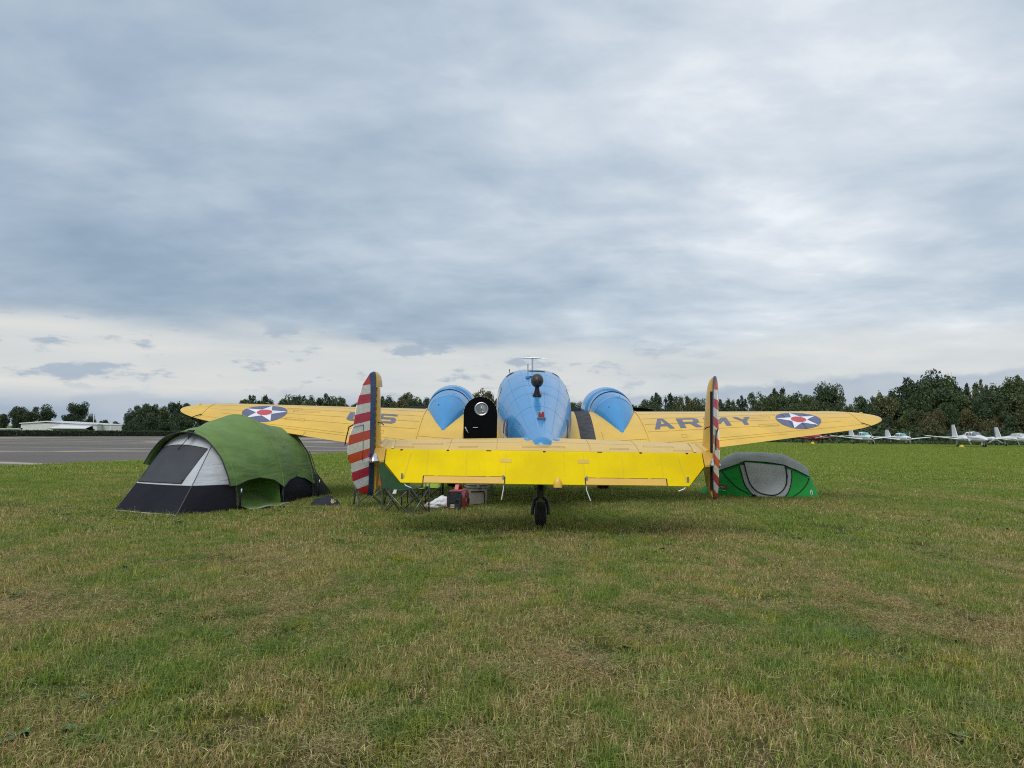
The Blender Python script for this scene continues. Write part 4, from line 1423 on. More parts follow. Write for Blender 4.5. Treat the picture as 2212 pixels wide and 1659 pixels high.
# ------------------------------------------------------------------ folding table
tA, tB = ground_at(951, 1078), ground_at(1064, 1079.6)
tb_ = thing('folding_table', 'grey folding camp table standing behind the cooler under the tailplane', 'table', (tA + tB) / 2 + Vector((0, .25, 0)), math.atan2(tB.y - tA.y, tB.x - tA.x))
L = (tB - tA).length / 2
rbox('tabletop', (2 * L + .06, .58, .035), mat('pale_plastic_top', (.55, .55, .53), .5), tb_, (0, 0, .66), .01)
MB().tube([(L * .98, -.25, 0), (L * .90, -.22, .66)], .017, 8).build('leg', mat('alu_leg', (.42, .43, .44), .4, .1, 9, metal=.5), tb_)
MB().tube([(L * .98, .25, 0), (L * .90, .22, .66)], .017, 8).build('leg', MATS['alu_leg'], tb_)
MB().tube([(-L, -.25, 0), (-L * .98, -.22, .66)], .017, 8).build('leg', CHB, tb_)
MB().tube([(-L, .25, 0), (-L * .98, .22, .66)], .017, 8).build('leg', CHB, tb_)
MB().tube([(L * .94, -.24, .30), (L * .55, -.2, .30)], .012, 8).build('leg_brace', MATS['alu_leg'], tb_)

# ------------------------------------------------------------------ cooler
ck = ground_at(1030, 1094)
TAN = mat('tan_rotomoulded_plastic', (.28, .265, .225), .55, .06, 5, .1, 120)
coo = thing('cooler', 'tan hard-sided cooler box standing behind the red generator', 'cooler', ck + Vector((-.02, .18, 0)), .22)
rbox('cooler_body', (.36, .34, .33), TAN, coo, (0, 0, 0), .025, 3, .90)
rbox('cooler_rim', (.39, .37, .035), TAN, coo, (0, 0, .325), .012, 2)
rbox('lid', (.40, .38, .065), mat('pale_tan_plastic', (.36, .345, .30), .5, .06, 5), coo, (0, 0, .368), .02, 3)
rbox('latch', (.05, .02, .07), TAN, coo, (0, -.195, .33), .006, 2)
rbox('lid_catch', (.30, .012, .012), DARKG, coo, (0, -.186, .360), .003, 1)
MB().tube([(.19, -.08, .35), (.235, -.06, .33), (.235, .06, .33), (.19, .08, .35)], .011, 8).build('side_handle', TAN, coo)
MB().tube([(-.13, -.172, .26), (.11, -.176, .265), (.115, -.176, .05), (-.11, -.172, .03)], .009, 6).build('rope_handle', BLACK, coo)
rbox('foot_pad', (.05, .05, .02), RUBB, coo, (.12, -.12, -.004), .004, 1)

# ------------------------------------------------------------------ generator
gk = ground_at(985, 1104)
GRED = mat('generator_red', (.42, .012, .022), .32, .1, 6, coat=.3)
GBLK = mat('generator_black', (.02, .022, .026), .5, .2, 14)
gen = thing('generator', 'small red portable generator with black louvred end on the grass', 'generator', gk + Vector((.02, .22, 0)), -.24)


def gen_ring(y, k, zt):
    pts = [(-.115, .03), (-.135, .10), (-.135, .26), (-.105, .335), (-.05, zt), (.05, zt), (.105, .335), (.135, .26), (.135, .10), (.115, .03)]
    return [(x * k, y, .02 + (z - .02) * (k * .3 + .7)) for x, z in pts]


MB().loft([gen_ring(y, k, zt) for y, k, zt in ((-.20, .93, .345), (-.17, 1, .352), (.19, 1, .352), (.235, .9, .34))]).build('shell', GRED, gen, smooth=True, angle=25)
MB().loft([gen_ring(y, k, .335) for y, k in ((-.245, .86), (-.235, .93), (-.19, .985))]).build('end_cover', GBLK, gen, smooth=True, angle=25)
for k in range(9):
    MB().box(-.095 + (.0 if k < 5 else .0), .085 if k not in (4, 5) else .03, -.256, -.243, .135 + k * .0175, .144 + k * .0175).build('louvre', mat('louvre_black', (.035, .037, .042), .45), gen, smooth=False)
for sx in (-.085, .085):
    MB().loft([[(sx + .010 * math.cos(2 * math.pi * k / 10), -.25 + y_, .30 + .010 * math.sin(2 * math.pi * k / 10)) for k in range(10)] for y_ in (0, -.006)]).build('screw', BLACK, gen)
MB().loft([[(.055 + .022 * math.cos(2 * math.pi * k / 14), -.245 + y_, .165 + .024 * math.sin(2 * math.pi * k / 14)) for k in range(14)] for y_ in (0, -.014)]).build('exhaust_port', BLACK, gen)
MB().box(-.055, .012, -.252, -.244, .055, .112).build('rating_plate', mat('plate_cream', (.48, .47, .38), .5), gen, smooth=False)
MB().box(-.05, .006, -.254, -.2515, .075, .095).build('plate_print', mat('plate_print', (.22, .25, .20), .6, .4, 90), gen, smooth=False)
MB().loft([[(-.032, y, z) for y, z in HP] + [] for HP in [[(-.12, .345), (-.08, .425), (-.03, .435), (.10, .425), (.15, .345), (.11, .345), (.075, .395), (-.03, .402), (-.055, .395), (-.08, .345)]]] +
          [[(.032, y, z) for y, z in HP] for HP in [[(-.12, .345), (-.08, .425), (-.03, .435), (.10, .425), (.15, .345), (.11, .345), (.075, .395), (-.03, .402), (-.055, .395), (-.08, .345)]]]).build('carry_handle', GRED, gen, smooth=False)
rbox('filler_cap', (.06, .06, .02), GBLK, gen, (0, .17, .35), .008)
MB().box(.1335, .1385, -.02, .10, .22, .285).build('control_panel', mat('panel_maroon', (.20, .01, .015), .4), gen, smooth=False)
MB().box(.1385, .1400, .0, .06, .255, .268).build('panel_print', WHITEP, gen, smooth=False)
MB().box(.1340, .1390, .02, .045, .14, .195).build('side_label', mat('plate_cream', (.48, .47, .38), .5), gen, smooth=False)
MB().box(.125, .155, .11, .16, .10, .19).build('starter_grip', GBLK, gen, smooth=False)
for sx, sy in ((-.09, -.17), (.09, -.17), (-.09, .17), (.09, .17)):
    rbox('foot', (.045, .05, .03), RUBB, gen, (sx, sy, 0), .006, 1)

# ------------------------------------------------------------------ white bag
bk_ = ground_at(945, 1102)
bag = thing('plastic_bag', 'crumpled white plastic bag lying beside the red generator', 'bag', bk_ + Vector((0, .1, 0)), .05)


def bagf(u, v):
    a = 2 * math.pi * u
    e = math.pi * v
    d = Vector((math.sin(e) * math.cos(a), math.sin(e) * math.sin(a), math.cos(e)))
    k = 1 + .22 * mnoise.noise(d * 2.1 + Vector((4, 0, 0))) + .10 * mnoise.noise(d * 6) + .05 * mnoise.noise(d * 13)
    hx = .10 + .065 * sstep(-.6, .6, d.x)
    return (d.x * .19 * k, d.y * .12 * k, max(.012, hx * .72 + d.z * hx * .8 * k))


MB().grid(bagf, 40, 24).build('bag_skin', fabric('white_film', (.78, .79, .82), .45, .7, (14, 14, 14), .02, .5), bag)
MB().loft([[(-.215 + .03 * math.cos(2 * math.pi * k / 12) - dx_, -.01 + .045 * math.sin(2 * math.pi * k / 12) * s_, .075 + .05 * math.cos(2 * math.pi * k / 12) * s_) for k in range(12)] for dx_, s_ in ((-.03, 1.2), (0, 1.0), (.018, .5))]).build('bag_knot', fabric('pinkish_film', (.62, .42, .36), .5, .6, (14, 14, 14), .02), bag)

# ------------------------------------------------------------------ parked light aircraft at the far side of the field
TEAL = mat('tinted_canopy', (.10, .30, .28), .12, .1, 2, spec=.8)
GREYG = mat('grey_canopy', (.17, .19, .20), .12, .1, 2, spec=.8)
COVER = mat('silver_cover', (.50, .50, .50), .7, .2, 3, .5, 12)
STRIPE = mat('trim_stripe', (.10, .07, .15), .4)
DRED = mat('maroon_paint', (.30, .03, .035), .35)


def airfoil_box(stations, up=.5):
    """stations: (x, y_front, chord, z, thickness)"""
    return [[(x, yf, z), (x, yf + c * .08, z + t * .38), (x, yf + c * .3, z + t * .55), (x, yf + c * .65, z + t * .3), (x, yf + c, z), (x, yf + c * .5, z - t * .32), (x, yf + c * .15, z - t * .38)] for x, yf, c, z, t in stations]


def wheel_part(parent, x, y, r, wd):
    wl = MB().loft([[(x + xx, y + rr * math.cos(2 * math.pi * k / 14), r + rr * math.sin(2 * math.pi * k / 14)) for k in range(14)] for xx, rr in ((-wd, r * .7), (-wd * .8, r), (wd * .8, r), (wd, r * .7))]).build('wheel', RUBB, parent)
    MB().loft([[(x + xx, y + rr * math.cos(2 * math.pi * k / 10), r + rr * math.sin(2 * math.pi * k / 10)) for k in range(10)] for xx, rr in ((-wd * 1.08, r * .5), (wd * 1.08, r * .5))]).build('rim', METAL, wl)


def prop(parent, x, y, z, n, r, a0, spin=.13):
    hb = MB().loft([ring(x, y - d, z, q, q, 14) for d, q in ((0, spin), (.12, spin * .92), (.26, spin * .55), (.32, .01))]).build('spinner', WHITEP, parent)
    for k in range(n):
        a = a0 + 2 * math.pi * k / n
        d = Vector((math.cos(a), 0, math.sin(a)))
        s_ = Vector((-math.sin(a), 0, math.cos(a)))
        MB().loft([[tuple(Vector((x, y - .1, z)) + d * (r * t) + (s_ * (cw * c) + Vector((0, .03 * q, 0)))) for c, q in ((-.5, 0), (0, 1), (.5, 0), (0, -1))] for t, cw in ((.06, .08), (.3, .13), (.7, .14), (.93, .12), (1, .04))]).build('propeller_blade', mat('blade_grey', (.30, .31, .32), .4), parent)


def light_plane(name, label, loc, rz, twin=False, wingm=WHITEP, body=WHITEP, glass=TEAL, sc=1.0, a0=1.45, cover=False):
    t = thing(name, label, 'airplane', loc, rz, 'light aircraft parked along the wood')
    t.scale = (sc, sc, sc)
    if twin:
        S = [(-3.2, .06, 1.02, .98), (-3.0, .24, 1.22, .83), (-2.4, .42, 1.40, .70), (-1.5, .55, 1.55, .64), (-.6, .62, 1.66, .62), (.6, .64, 1.72, .62), (1.8, .60, 1.66, .68), (3.2, .40, 1.52, .82), (4.8, .18, 1.40, 1.02), (5.6, .06, 1.34, 1.18)]
        half, root, wz, wy = 5.76, 2.1, .80, -.4
    else:
        S = [(-2.35, .20, 1.22, .78), (-2.2, .38, 1.34, .66), (-1.6, .50, 1.42, .58), (-.8, .56, 1.48, .56), (.2, .58, 1.52, .56), (1.2, .56, 1.50, .60), (2.6, .36, 1.40, .78), (4.2, .18, 1.34, .98), (5.2, .06, 1.30, 1.14)]
        half, root, wz, wy = 5.1, 1.95, .74, -.35
    yy_ = []
    for a, b_ in zip(S, S[1:]):
        yy_ += [a[0] + (b_[0] - a[0]) * k / 3 for k in range(3)]
    yy_.append(S[-1][0])
    rg = []
    for y in yy_:
        hw, zt, zb = lerp_table(S, y)
        rg.append(ring(0, y, (zt + zb) / 2, hw, (zt - zb) / 2, 24, 2.3))
    fu = MB().loft(rg).build('fuselage', body, t, angle=50)

    def fp(u, v):
        hw, zt, zb = lerp_table(S, v)
        e = 2.3
        c, s_ = math.cos(u), math.sin(u)
        return (math.copysign(abs(c) ** (2 / e), c) * hw, v, (zt + zb) / 2 + math.copysign(abs(s_) ** (2 / e), s_) * (zt - zb) / 2)
    for an in (.10, math.pi - .10):
        sheet('cheat_line', [[(an - .055, -2.0 if not twin else -2.9), (an + .055, -2.0 if not twin else -2.9), (an + .04, 4.4), (an - .04, 4.4)]], lambda u, v: fp(u, v), STRIPE, fu, (.2, .3), .008 if an < 1 else -.008)
        sheet('cheat_line', [[(an - .055, -2.0 if not twin else -2.9), (an + .055, -2.0 if not twin else -2.9), (an + .04, 4.4), (an - .04, 4.4)]], lambda u, v: fp(u, v), STRIPE, fu, (.2, .3), -.008 if an < 1 else .008)
    # cabin: roof, windscreen, side windows
    ct = 2.02 if twin else 1.93
    base = 1.45 if twin else 1.36
    cy0, cy1 = (-1.35, 1.9) if twin else (-1.0, 1.9)
    CB = [(cy0, .40, base), (cy0 + .45, .50, base + .28), (cy0 + .85, .54, ct - .04), (cy0 + 1.4, .55, ct), (cy1 - .8, .52, ct - .04), (cy1, .34, base + .06)]
    rg = []
    for y, hw, zt in CB:
        rg.append([(hw, y, base - .12), (hw * .97, y, base + (zt - base) * .55), (hw * .72, y, base + (zt - base) * .93), (0, y, zt), (-hw * .72, y, base + (zt - base) * .93), (-hw * .97, y, base + (zt - base) * .55), (-hw, y, base - .12)])
    cb = MB().loft(rg).build('cabin', COVER if cover else body, t, angle=50)
    if not cover:
        ws = [Vector((hw, y, zt)) for y, hw, zt in CB[:3]]
        rg2 = []
        for y, hw, zt in ((cy0 + .03, .40, base + .02), (cy0 + .45, .505, base + .285), (cy0 + .80, .55, ct - .055)):
            rg2.append([(hw * .98, y - .015, base + .02), (hw * .97, y - .02, base + (zt - base) * .56 + .012), (hw * .72, y - .02, base + (zt - base) * .94 + .015), (0, y - .02, zt + .018), (-hw * .72, y - .02, base + (zt - base) * .94 + .015), (-hw * .97, y - .02, base + (zt - base) * .56 + .012), (-hw * .98, y - .015, base + .02)])
        MB().loft(rg2, closed=False).build('windscreen', glass, cb)
        MB().box(-.018, .018, cy0 + .30, cy0 + .34, base + .02, base + .30).build('windscreen_post', body, cb, smooth=False)
        for sx in (-1, 1):
            for y0, y1 in ((cy0 + .92, cy0 + 1.45), (cy0 + 1.55, cy0 + 2.15)):
                MB().add([(sx * .565, y0, base + .06), (sx * .565, y1, base + .06), (sx * .545, y1 - .05, base + (ct - base) * .62), (sx * .545, y0 + .02, base + (ct - base) * .68),
                          (sx * .545, y0, base + .06), (sx * .545, y1, base + .06), (sx * .525, y1 - .05, base + (ct - base) * .62), (sx * .525, y0 + .02, base + (ct - base) * .68)],
                         [(0, 1, 2, 3), (4, 7, 6, 5), (0, 4, 5, 1), (1, 5, 6, 2), (2, 6, 7, 3), (3, 7, 4, 0)]).build('side_window', GREYG, cb, smooth=False)
    # wings, each a part
    for sx in (-1, 1):
        st = [(sx * .3, wy, root, wz, .26), (sx * half * .5, wy + .18, root * .82, wz + half * .5 * .105, .19), (sx * half * .96, wy + .38, root * .58, wz + half * .96 * .105, .12), (sx * half, wy + .55, root * .40, wz + half * .105 + .01, .05)]
        wg_ = MB().loft(airfoil_box(st)).build('wing', wingm, t, angle=50)
        MB().loft([ring(sx * (half - .05), wy + .35 + d, wz + half * .104, q, q, 10) for d, q in ((0, .01), (.1, .06), (.5, .07), (.8, .01))]).build('tip_fairing', wingm, wg_)
        st = [(sx * .1, S[-2][0] - .35, .95, 1.28, .10), (sx * 1.85, S[-2][0] + .05, .62, 1.30, .06)]
        MB().loft(airfoil_box(st)).build('tailplane', wingm, t)
        mx = 1.55 if not twin else 1.75
        my = wy + root * .45
        MB().tube([(sx * mx, my, wz + .1), (sx * mx, my, .2)], .045, 8).build('gear_leg', METAL, t)
        MB().box(sx * mx - .015 + sx * .09, sx * mx + .015 + sx * .09, my - .16, my + .2, .32, wz + .08).build('gear_door', body, t, smooth=False)
        wheel_part(t, sx * mx, my, .2, .075)
        if twin:
            nx_ = sx * 1.75
            nc = MB().loft([ring(nx_, y, zc, rx_, rz_, 18, 2.4) for y, zc, rx_, rz_ in ((-1.75, 1.10, .16, .16), (-1.68, 1.10, .30, .25), (-1.2, 1.10, .38, .29), (-.4, 1.07, .38, .27), (.5, 1.02, .30, .18), (1.3, .98, .10, .05))]).build('engine_nacelle', body, t)
            MB().box(nx_ - .20, nx_ + .20, -1.72, -1.66, 1.04, 1.17).build('air_intake', BLACK, nc, smooth=False)
            prop(t, nx_, -1.76, 1.10, 3, 1.0, a0 + .2 * sx)
    # fin
    y0 = S[-2][0] - .8
    ztop = 2.95 if twin else 2.45
    MB().loft([[(-.05, y0, 1.25), (.05, y0, 1.25), (.04, y0 + 1.5, 1.25), (-.04, y0 + 1.5, 1.25)], [(-.03, y0 + .95, ztop), (.03, y0 + .95, ztop), (.02, y0 + 1.62, ztop), (-.02, y0 + 1.62, ztop)]]).build('tail_fin', body, t, smooth=False)
    MB().loft([[(-.032, y0 + 1.51, 1.27), (.032, y0 + 1.51, 1.27), (.01, y0 + 1.95, 1.27), (-.01, y0 + 1.95, 1.27)], [(-.022, y0 + 1.63, ztop - .02), (.022, y0 + 1.63, ztop - .02), (.01, y0 + 1.9, ztop - .02), (-.01, y0 + 1.9, ztop - .02)]]).build('rudder', mat('navy_trim', (.05, .05, .09), .4) if twin else body, t, smooth=False)
    # nose
    ny = -1.45 if not twin else -2.2
    MB().tube([(0, ny, .72), (0, ny - .05, .2)], .05, 8).build('nose_gear_leg', METAL, t)
    for sx in (-1, 1):
        MB().box(sx * .11 - .012, sx * .11 + .012, ny - .22, ny + .20, .34, .66).build('nose_gear_door', body, t, smooth=False)
    wheel_part(t, 0, ny - .05, .17, .065)
    if not twin:
        for sx in (-1, 1):
            MB().box(sx * .24 - .12, sx * .24 + .12, -2.37, -2.27, 1.02, 1.16).build('air_intake', BLACK, fu, smooth=False)
        prop(t, 0, -2.36, 1.06, 2, .98, a0)
    MB().tube([(0, .9, ct - .02), (0, 1.05, ct + .30)], .012, 6).build('antenna', METAL, t)
    return t


def pk(px, Y):
    p_ = at_depth(px, 945, Y)
    return Vector((p_.x, Y, gz(p_.x, Y)))


light_plane('light_aircraft', 'white low-wing single-engine aircraft with purple stripe and tilted propeller, closest to the yellow wingtip', pk(1868, 121), .03, a0=1.95)
light_plane('light_aircraft', 'white low-wing single-engine aircraft with upright propeller parked beside the white twin', pk(1948, 128), .05, a0=1.60, sc=.97)
light_plane('twin_aircraft', 'white twin-engine aircraft with pointed nose, three-blade propellers and tall fin', pk(2103, 105), -.06, True, glass=GREYG, a0=1.35, sc=1.03)
light_plane('twin_aircraft', 'white twin-engine aircraft with covered windscreen beside the pointed-nose twin', pk(2202, 119), .05, True, glass=GREYG, a0=1.2, sc=1.0, cover=True)
light_plane('light_aircraft', 'maroon single-engine aircraft with red wings and silver canopy cover under the yellow wing', pk(1758, 122), .06, wingm=DRED, body=DRED, cover=True, a0=.2)
for px, Y in ((1756, 117.0), (2078, 100.5)):
    q = pk(px, Y)
    c = thing('wheel_chock', 'yellow wheel chock in front of the maroon aircraft' if px < 1900 else 'yellow wheel chock by the white twin-engine aircraft with tall fin', 'chock', q, .2)
    MB().loft([[(-.3, -.1, 0), (.3, -.1, 0), (.3, .25, 0), (-.3, .25, 0)], [(-.16, .05, .34), (.16, .05, .34), (.16, .12, .34), (-.16, .12, .34)]]).build('chock_block', mat('chock_yellow', (.62, .5, .04), .6), c, smooth=False)

# ------------------------------------------------------------------ hangar and low buildings beyond the hedge
HWALL = mat('white_sheet_metal', (.68, .69, .69), .55, .05, .3, .3, 3, stretch=(8, 8, .3))
HROOF = mat('pale_roof_sheet', (.66, .67, .69), .45, .05, .3)
HDARK = mat('bay_shade_black', (.012, .012, .014), .9)
HY = 230.0
hA, hB = at_depth(45, 920, HY), at_depth(209, 920, HY)
hang = thing('hangar', 'long white metal hangar with one closed bay and one tilted-up door', 'hangar', ((hA.x + hB.x) / 2, HY, -2.1))
HW_ = (hB.x - hA.x) / 2
H1 = at_depth(45, 909.5, HY).z + 2.1
MB().box(-HW_, HW_, .02, 14, 0, H1 - .55).build('wall', HWALL, hang, smooth=False)
MB().add([(-HW_ - .3, -.4, H1 - .55), (0 - 3.5, -.4, H1 + .15), (HW_ + .3, -.4, H1 - .50), (HW_ + .3, 14.3, H1 - .50), (-3.5, 14.3, H1 + .15), (-HW_ - .3, 14.3, H1 - .55), (-HW_ - .3, -.4, H1 - .80), (-3.5, -.4, H1 - .20), (HW_ + .3, -.4, H1 - .78), (HW_ + .3, 14.3, H1 - .78), (-3.5, 14.3, H1 - .2), (-HW_ - .3, 14.3, H1 - .8)],
         [(0, 1, 4, 5), (1, 2, 3, 4), (0, 6, 7, 1), (1, 7, 8, 2), (2, 8, 9, 3), (5, 11, 6, 0), (3, 9, 10, 4), (4, 10, 11, 5), (6, 11, 10, 7), (7, 10, 9, 8)]).build('roof', HROOF, hang, smooth=False)


def hx(px):
    return at_depth(px, 920, HY).x - (hA.x + hB.x) / 2


MB().box(hx(49), hx(118.5), -.05, .015, 0, H1 - 1.0).build('closed_door', mat('door_sheet', (.62, .62, .61), .55, .04, .3, .3, 4, stretch=(6, 6, .3)), hang, smooth=False)
MB().box(hx(130), hx(201), -.03, .012, 0, H1 - 1.35).build('bay_shade_panel', HDARK, hang, smooth=False)  # black panel on the solid wall, its colour standing for the bay's shade
# bifold door folded out
x0, x1 = hx(121), hx(200)
MB().add([(x0 + 1.0, -.05, H1 - 1.0), (x1, -.05, H1 - 1.0), (x1 - .4, -3.0, H1 - 1.85), (x0 - .4, -3.0, H1 - 1.85), (x0 + 1.0, -.05, H1 - 1.12), (x1, -.05, H1 - 1.12), (x1 - .4, -3.0, H1 - 1.97), (x0 - .4, -3.0, H1 - 1.97)],
         [(0, 3, 2, 1), (4, 5, 6, 7), (0, 4, 7, 3), (1, 2, 6, 5), (3, 7, 6, 2), (0, 1, 5, 4)]).build('bifold_upper_leaf', HROOF, hang, smooth=False)
MB().add([(x0 - .4, -3.0, H1 - 1.98), (x1 - .4, -3.0, H1 - 1.98), (x1, -.3, H1 - 2.65), (x0 + 1.0, -.3, H1 - 2.65), (x0 - .4, -3.0, H1 - 2.10), (x1 - .4, -3.0, H1 - 2.10), (x1, -.3, H1 - 2.77), (x0 + 1.0, -.3, H1 - 2.77)],
         [(0, 3, 2, 1), (4, 5, 6, 7), (0, 4, 7, 3), (1, 2, 6, 5), (0, 1, 5, 4), (3, 7, 6, 2)]).build('bifold_lower_leaf', mat('door_underside', (.30, .30, .31), .6), hang, smooth=False)
for k, px in enumerate((118.5, 205)):
    MB().box(hx(px) - .3, hx(px) + .3, -.08, .01, 0, H1 - .9).build('door_pillar', HROOF, hang, smooth=False)
for px in (47.5, 203.5):
    MB().box(hx(px) - .22, hx(px) + .22, -.20, -.09, H1 - 2.35, H1 - 2.0).build('wall_lamp', BLACK, hang, smooth=False)
MB().tube([(hx(182), 5, H1 - .4), (hx(182), 5, H1 + 2.2)], .09, 6).build('vent_pipe', WHITEP, hang)
lA, lB = at_depth(209.5, 920, 233), at_depth(268, 920, 233)
low = thing('hangar_extension', 'lower white flat-roofed building joined to the hangar end', 'building', ((lA.x + lB.x) / 2, 233, -2.1))
LW = (lB.x - lA.x) / 2
H2 = at_depth(235, 916.5, 233).z + 2.1
MB().box(-LW, LW, 0, 10, 0, H2 - .25).build('wall', HWALL, low, smooth=False)
MB().box(-LW - .2, LW + .2, -.3, 10.2, H2 - .25, H2).build('roof', HROOF, low, smooth=False)
MB().box(-LW + .5, LW - .3, -.06, -.005, 1.7, H2 - .7).build('wall_band', mat('band_grey', (.45, .46, .47), .6), low, smooth=False)
MB().box(-.12, .12, -.10, -.065, 1.0, H2 - .26).build('downpipe', WHITEP, low, smooth=False)
wA, wB = at_depth(-45, 920, 236), at_depth(45, 920, 236)
lo2 = thing('shed_row', 'very low white building at the closed-bay end of the hangar', 'building', ((wA.x + wB.x) / 2, 236, -2.1))
LW = (wB.x - wA.x) / 2
H3 = at_depth(20, 924.5, 236).z + 2.1
MB().box(-LW, LW - .3, 0, 9, 0, H3 - .2).build('wall', HWALL, lo2, smooth=False)
MB().add([(-LW - .2, -.3, H3 - .45), (LW - .35, -.3, H3), (LW - .35, 9, H3), (-LW - .2, 9, H3 - .45), (-LW - .2, -.3, H3 - .65), (LW - .35, -.3, H3 - .2), (LW - .35, 9, H3 - .2), (-LW - .2, 9, H3 - .65)], [(0, 1, 2, 3), (4, 7, 6, 5), (0, 4, 5, 1), (1, 5, 6, 2), (2, 6, 7, 3), (3, 7, 4, 0)]).build('roof', HROOF, lo2, smooth=False)

# ------------------------------------------------------------------ foliage
def leaf_material(name, stops, shadow=.5):
    m = bpy.data.materials.new(name)
    m.use_nodes = True
    t = NT(m.node_tree)
    p = t.n['Principled BSDF']
    oi = t.add('ShaderNodeObjectInfo')
    pos = t.add('ShaderNodeNewGeometry').outputs['Position']
    n = t.noise(pos, .55, 4, .6)
    at = t.add('ShaderNodeAttribute', attribute_name='leaf')
    f = t.m('ADD', t.m('MULTIPLY', oi.outputs['Random'], .55), t.m('MULTIPLY', n, .45))
    c = t.ramp(f, stops)
    c = t.mix(1.0, c, t.ramp(at.outputs['Fac'], [(0, (.62, .62, .62)), (1, (1.35, 1.35, 1.25))]), 'MULTIPLY')
    t.put(p.inputs['Base Color'], c)
    p.inputs['Roughness'].default_value = .6
    p.inputs['Specular IOR Level'].default_value = .25
    return m


LEAF = leaf_material('woodland_leaves', [(.12, (.038, .066, .034)), (.35, (.060, .092, .038)), (.6, (.088, .112, .044)), (.85, (.125, .120, .052))])
LEAFD = leaf_material('dark_oak_leaves', [(.2, (.038, .062, .033)), (.8, (.060, .088, .044))])
LEAFA = leaf_material('autumn_leaves', [(.2, (.085, .092, .040)), (.6, (.105, .094, .045)), (.9, (.11, .125, .042))])
BARK = mat('bark', (.09, .075, .06), .9, .3, 2, .6, 9)
nrng = np.random.default_rng(11)


def quads(P, size, name, m, parent=None):
    n = len(P)
    a = nrng.normal(size=(n, 3))
    a /= np.linalg.norm(a, axis=1)[:, None]
    b_ = nrng.normal(size=(n, 3))
    b_ -= (a * b_).sum(1)[:, None] * a
    b_ /= np.linalg.norm(b_, axis=1)[:, None]
    s_ = (size * nrng.uniform(.6, 1.4, n))[:, None]
    k = nrng.uniform(.45, .8, n)[:, None]
    V = np.stack([P - a * s_, P + b_ * s_ * k, P + a * s_, P - b_ * s_ * k], 1).reshape(-1, 3)
    me = bpy.data.meshes.new(name)
    me.vertices.add(4 * n)
    me.vertices.foreach_set('co', V.ravel())
    me.loops.add(4 * n)
    me.loops.foreach_set('vertex_index', np.arange(4 * n))
    me.polygons.add(n)
    me.polygons.foreach_set('loop_start', np.arange(0, 4 * n, 4))
    me.update()
    at = me.attributes.new('leaf', 'FLOAT', 'POINT')
    at.data.foreach_set('value', np.repeat(nrng.uniform(0, 1, n), 4))
    me.materials.append(m)
    me.validate()
    return me


def crown_points(kind_, seed, n):
    """unit-height tree, foot at 0, top at 1"""
    r = np.random.default_rng(seed)
    P = []
    if kind_ == 'round':
        lob = []
        for k in range(22):
            d = r.normal(size=3)
            d /= np.linalg.norm(d)
            q = r.uniform(.35, .95)
            lob.append((np.array([d[0] * .30 * q, d[1] * .30 * q, .60 + d[2] * .30 * q]), r.uniform(.07, .15)))
        W_ = np.array([l[1] ** 2 for l in lob])
        W_ /= W_.sum()
        for k in r.choice(len(lob), n, p=W_):
            d = r.normal(size=3)
            d /= np.linalg.norm(d)
            P.append(lob[k][0] + d * lob[k][1] * r.uniform(.55, 1.08) * np.array([1.15, 1.15, .9]))
    elif kind_ == 'spire':
        lead = [(r.uniform(-.10, .10), r.uniform(-.10, .10), 1.0)] + [(r.uniform(-.24, .24), r.uniform(-.2, .2), r.uniform(.70, .97)) for _ in range(6)]
        per = n // len(lead)
        for lx, ly, top in lead:
            wh = r.uniform(.20, .30)
            lev = np.sort(r.uniform(.06, 1, 16))
            for _ in range(per):
                h = lev[r.integers(16)] + r.normal() * .018
                h = min(.995, max(.02, h))
                rad = wh * (1 - h) ** .62 * (1 + .30 * math.sin(h * 23 + lx * 50)) + .010
                a = r.uniform(0, 6.283)
                q = math.sqrt(r.uniform(.12, 1)) * rad
                j = r.normal(size=3) * .016
                P.append(np.array([lx * (.4 + .6 * h) + q * math.cos(a) + j[0], ly + q * math.sin(a) + j[1], h * top - q * .25 + .02 + j[2]]))
    elif kind_ == 'wall':
        lob = [(np.array([r.uniform(-.26, .26), r.uniform(-.26, .26), r.uniform(.12, .84)]), r.uniform(.10, .17)) for _ in range(24)]
        for k in r.integers(0, len(lob), n):
            d = r.normal(size=3)
            d /= np.linalg.norm(d)
            c = lob[k][0].copy()
            c[:2] *= 1.1 - .55 * c[2]
            P.append(c + d * lob[k][1] * r.uniform(.6, 1.08))
    elif kind_ == 'shrub':
        for _ in range(n):
            d = r.normal(size=3)
            d /= np.linalg.norm(d)
            q = r.uniform(.6, 1.0)
            k = 1 + .3 * mnoise.noise(Vector(d * 2.3) + Vector((seed, 0, 0)))
            P.append(np.array([d[0] * .75 * q * k, d[1] * .75 * q * k, .42 + d[2] * .5 * q * k]))
    P = np.array(P)
    P[:, 2] = np.clip(P[:, 2], .004, None)
    z1 = P[:, 2].max()
    P[:, 2] /= z1
    return P


def trunk_mesh(kind_, seed):
    r = random.Random(seed)
    mb = MB()
    top = .75 if kind_ != 'spire' else .95
    pts = [(r.uniform(-.008, .008) * k, r.uniform(-.008, .008) * k, top * k / 5) for k in range(6)]
    mb.tube(pts, [.030, .022, .018, .014, .009, .004], 8)
    for _ in range(6):
        z0 = r.uniform(.22, .6)
        a = r.uniform(0, 6.283)
        ln = r.uniform(.12, .28)
        mb.tube([(0, 0, z0), (math.cos(a) * ln * .5, math.sin(a) * ln * .5, z0 + ln * .45), (math.cos(a) * ln, math.sin(a) * ln, z0 + ln * .8)], [.012, .008, .003], 6)
    o = mb.build('trunk', BARK)
    me = o.data
    bpy.data.objects.remove(o)
    return me


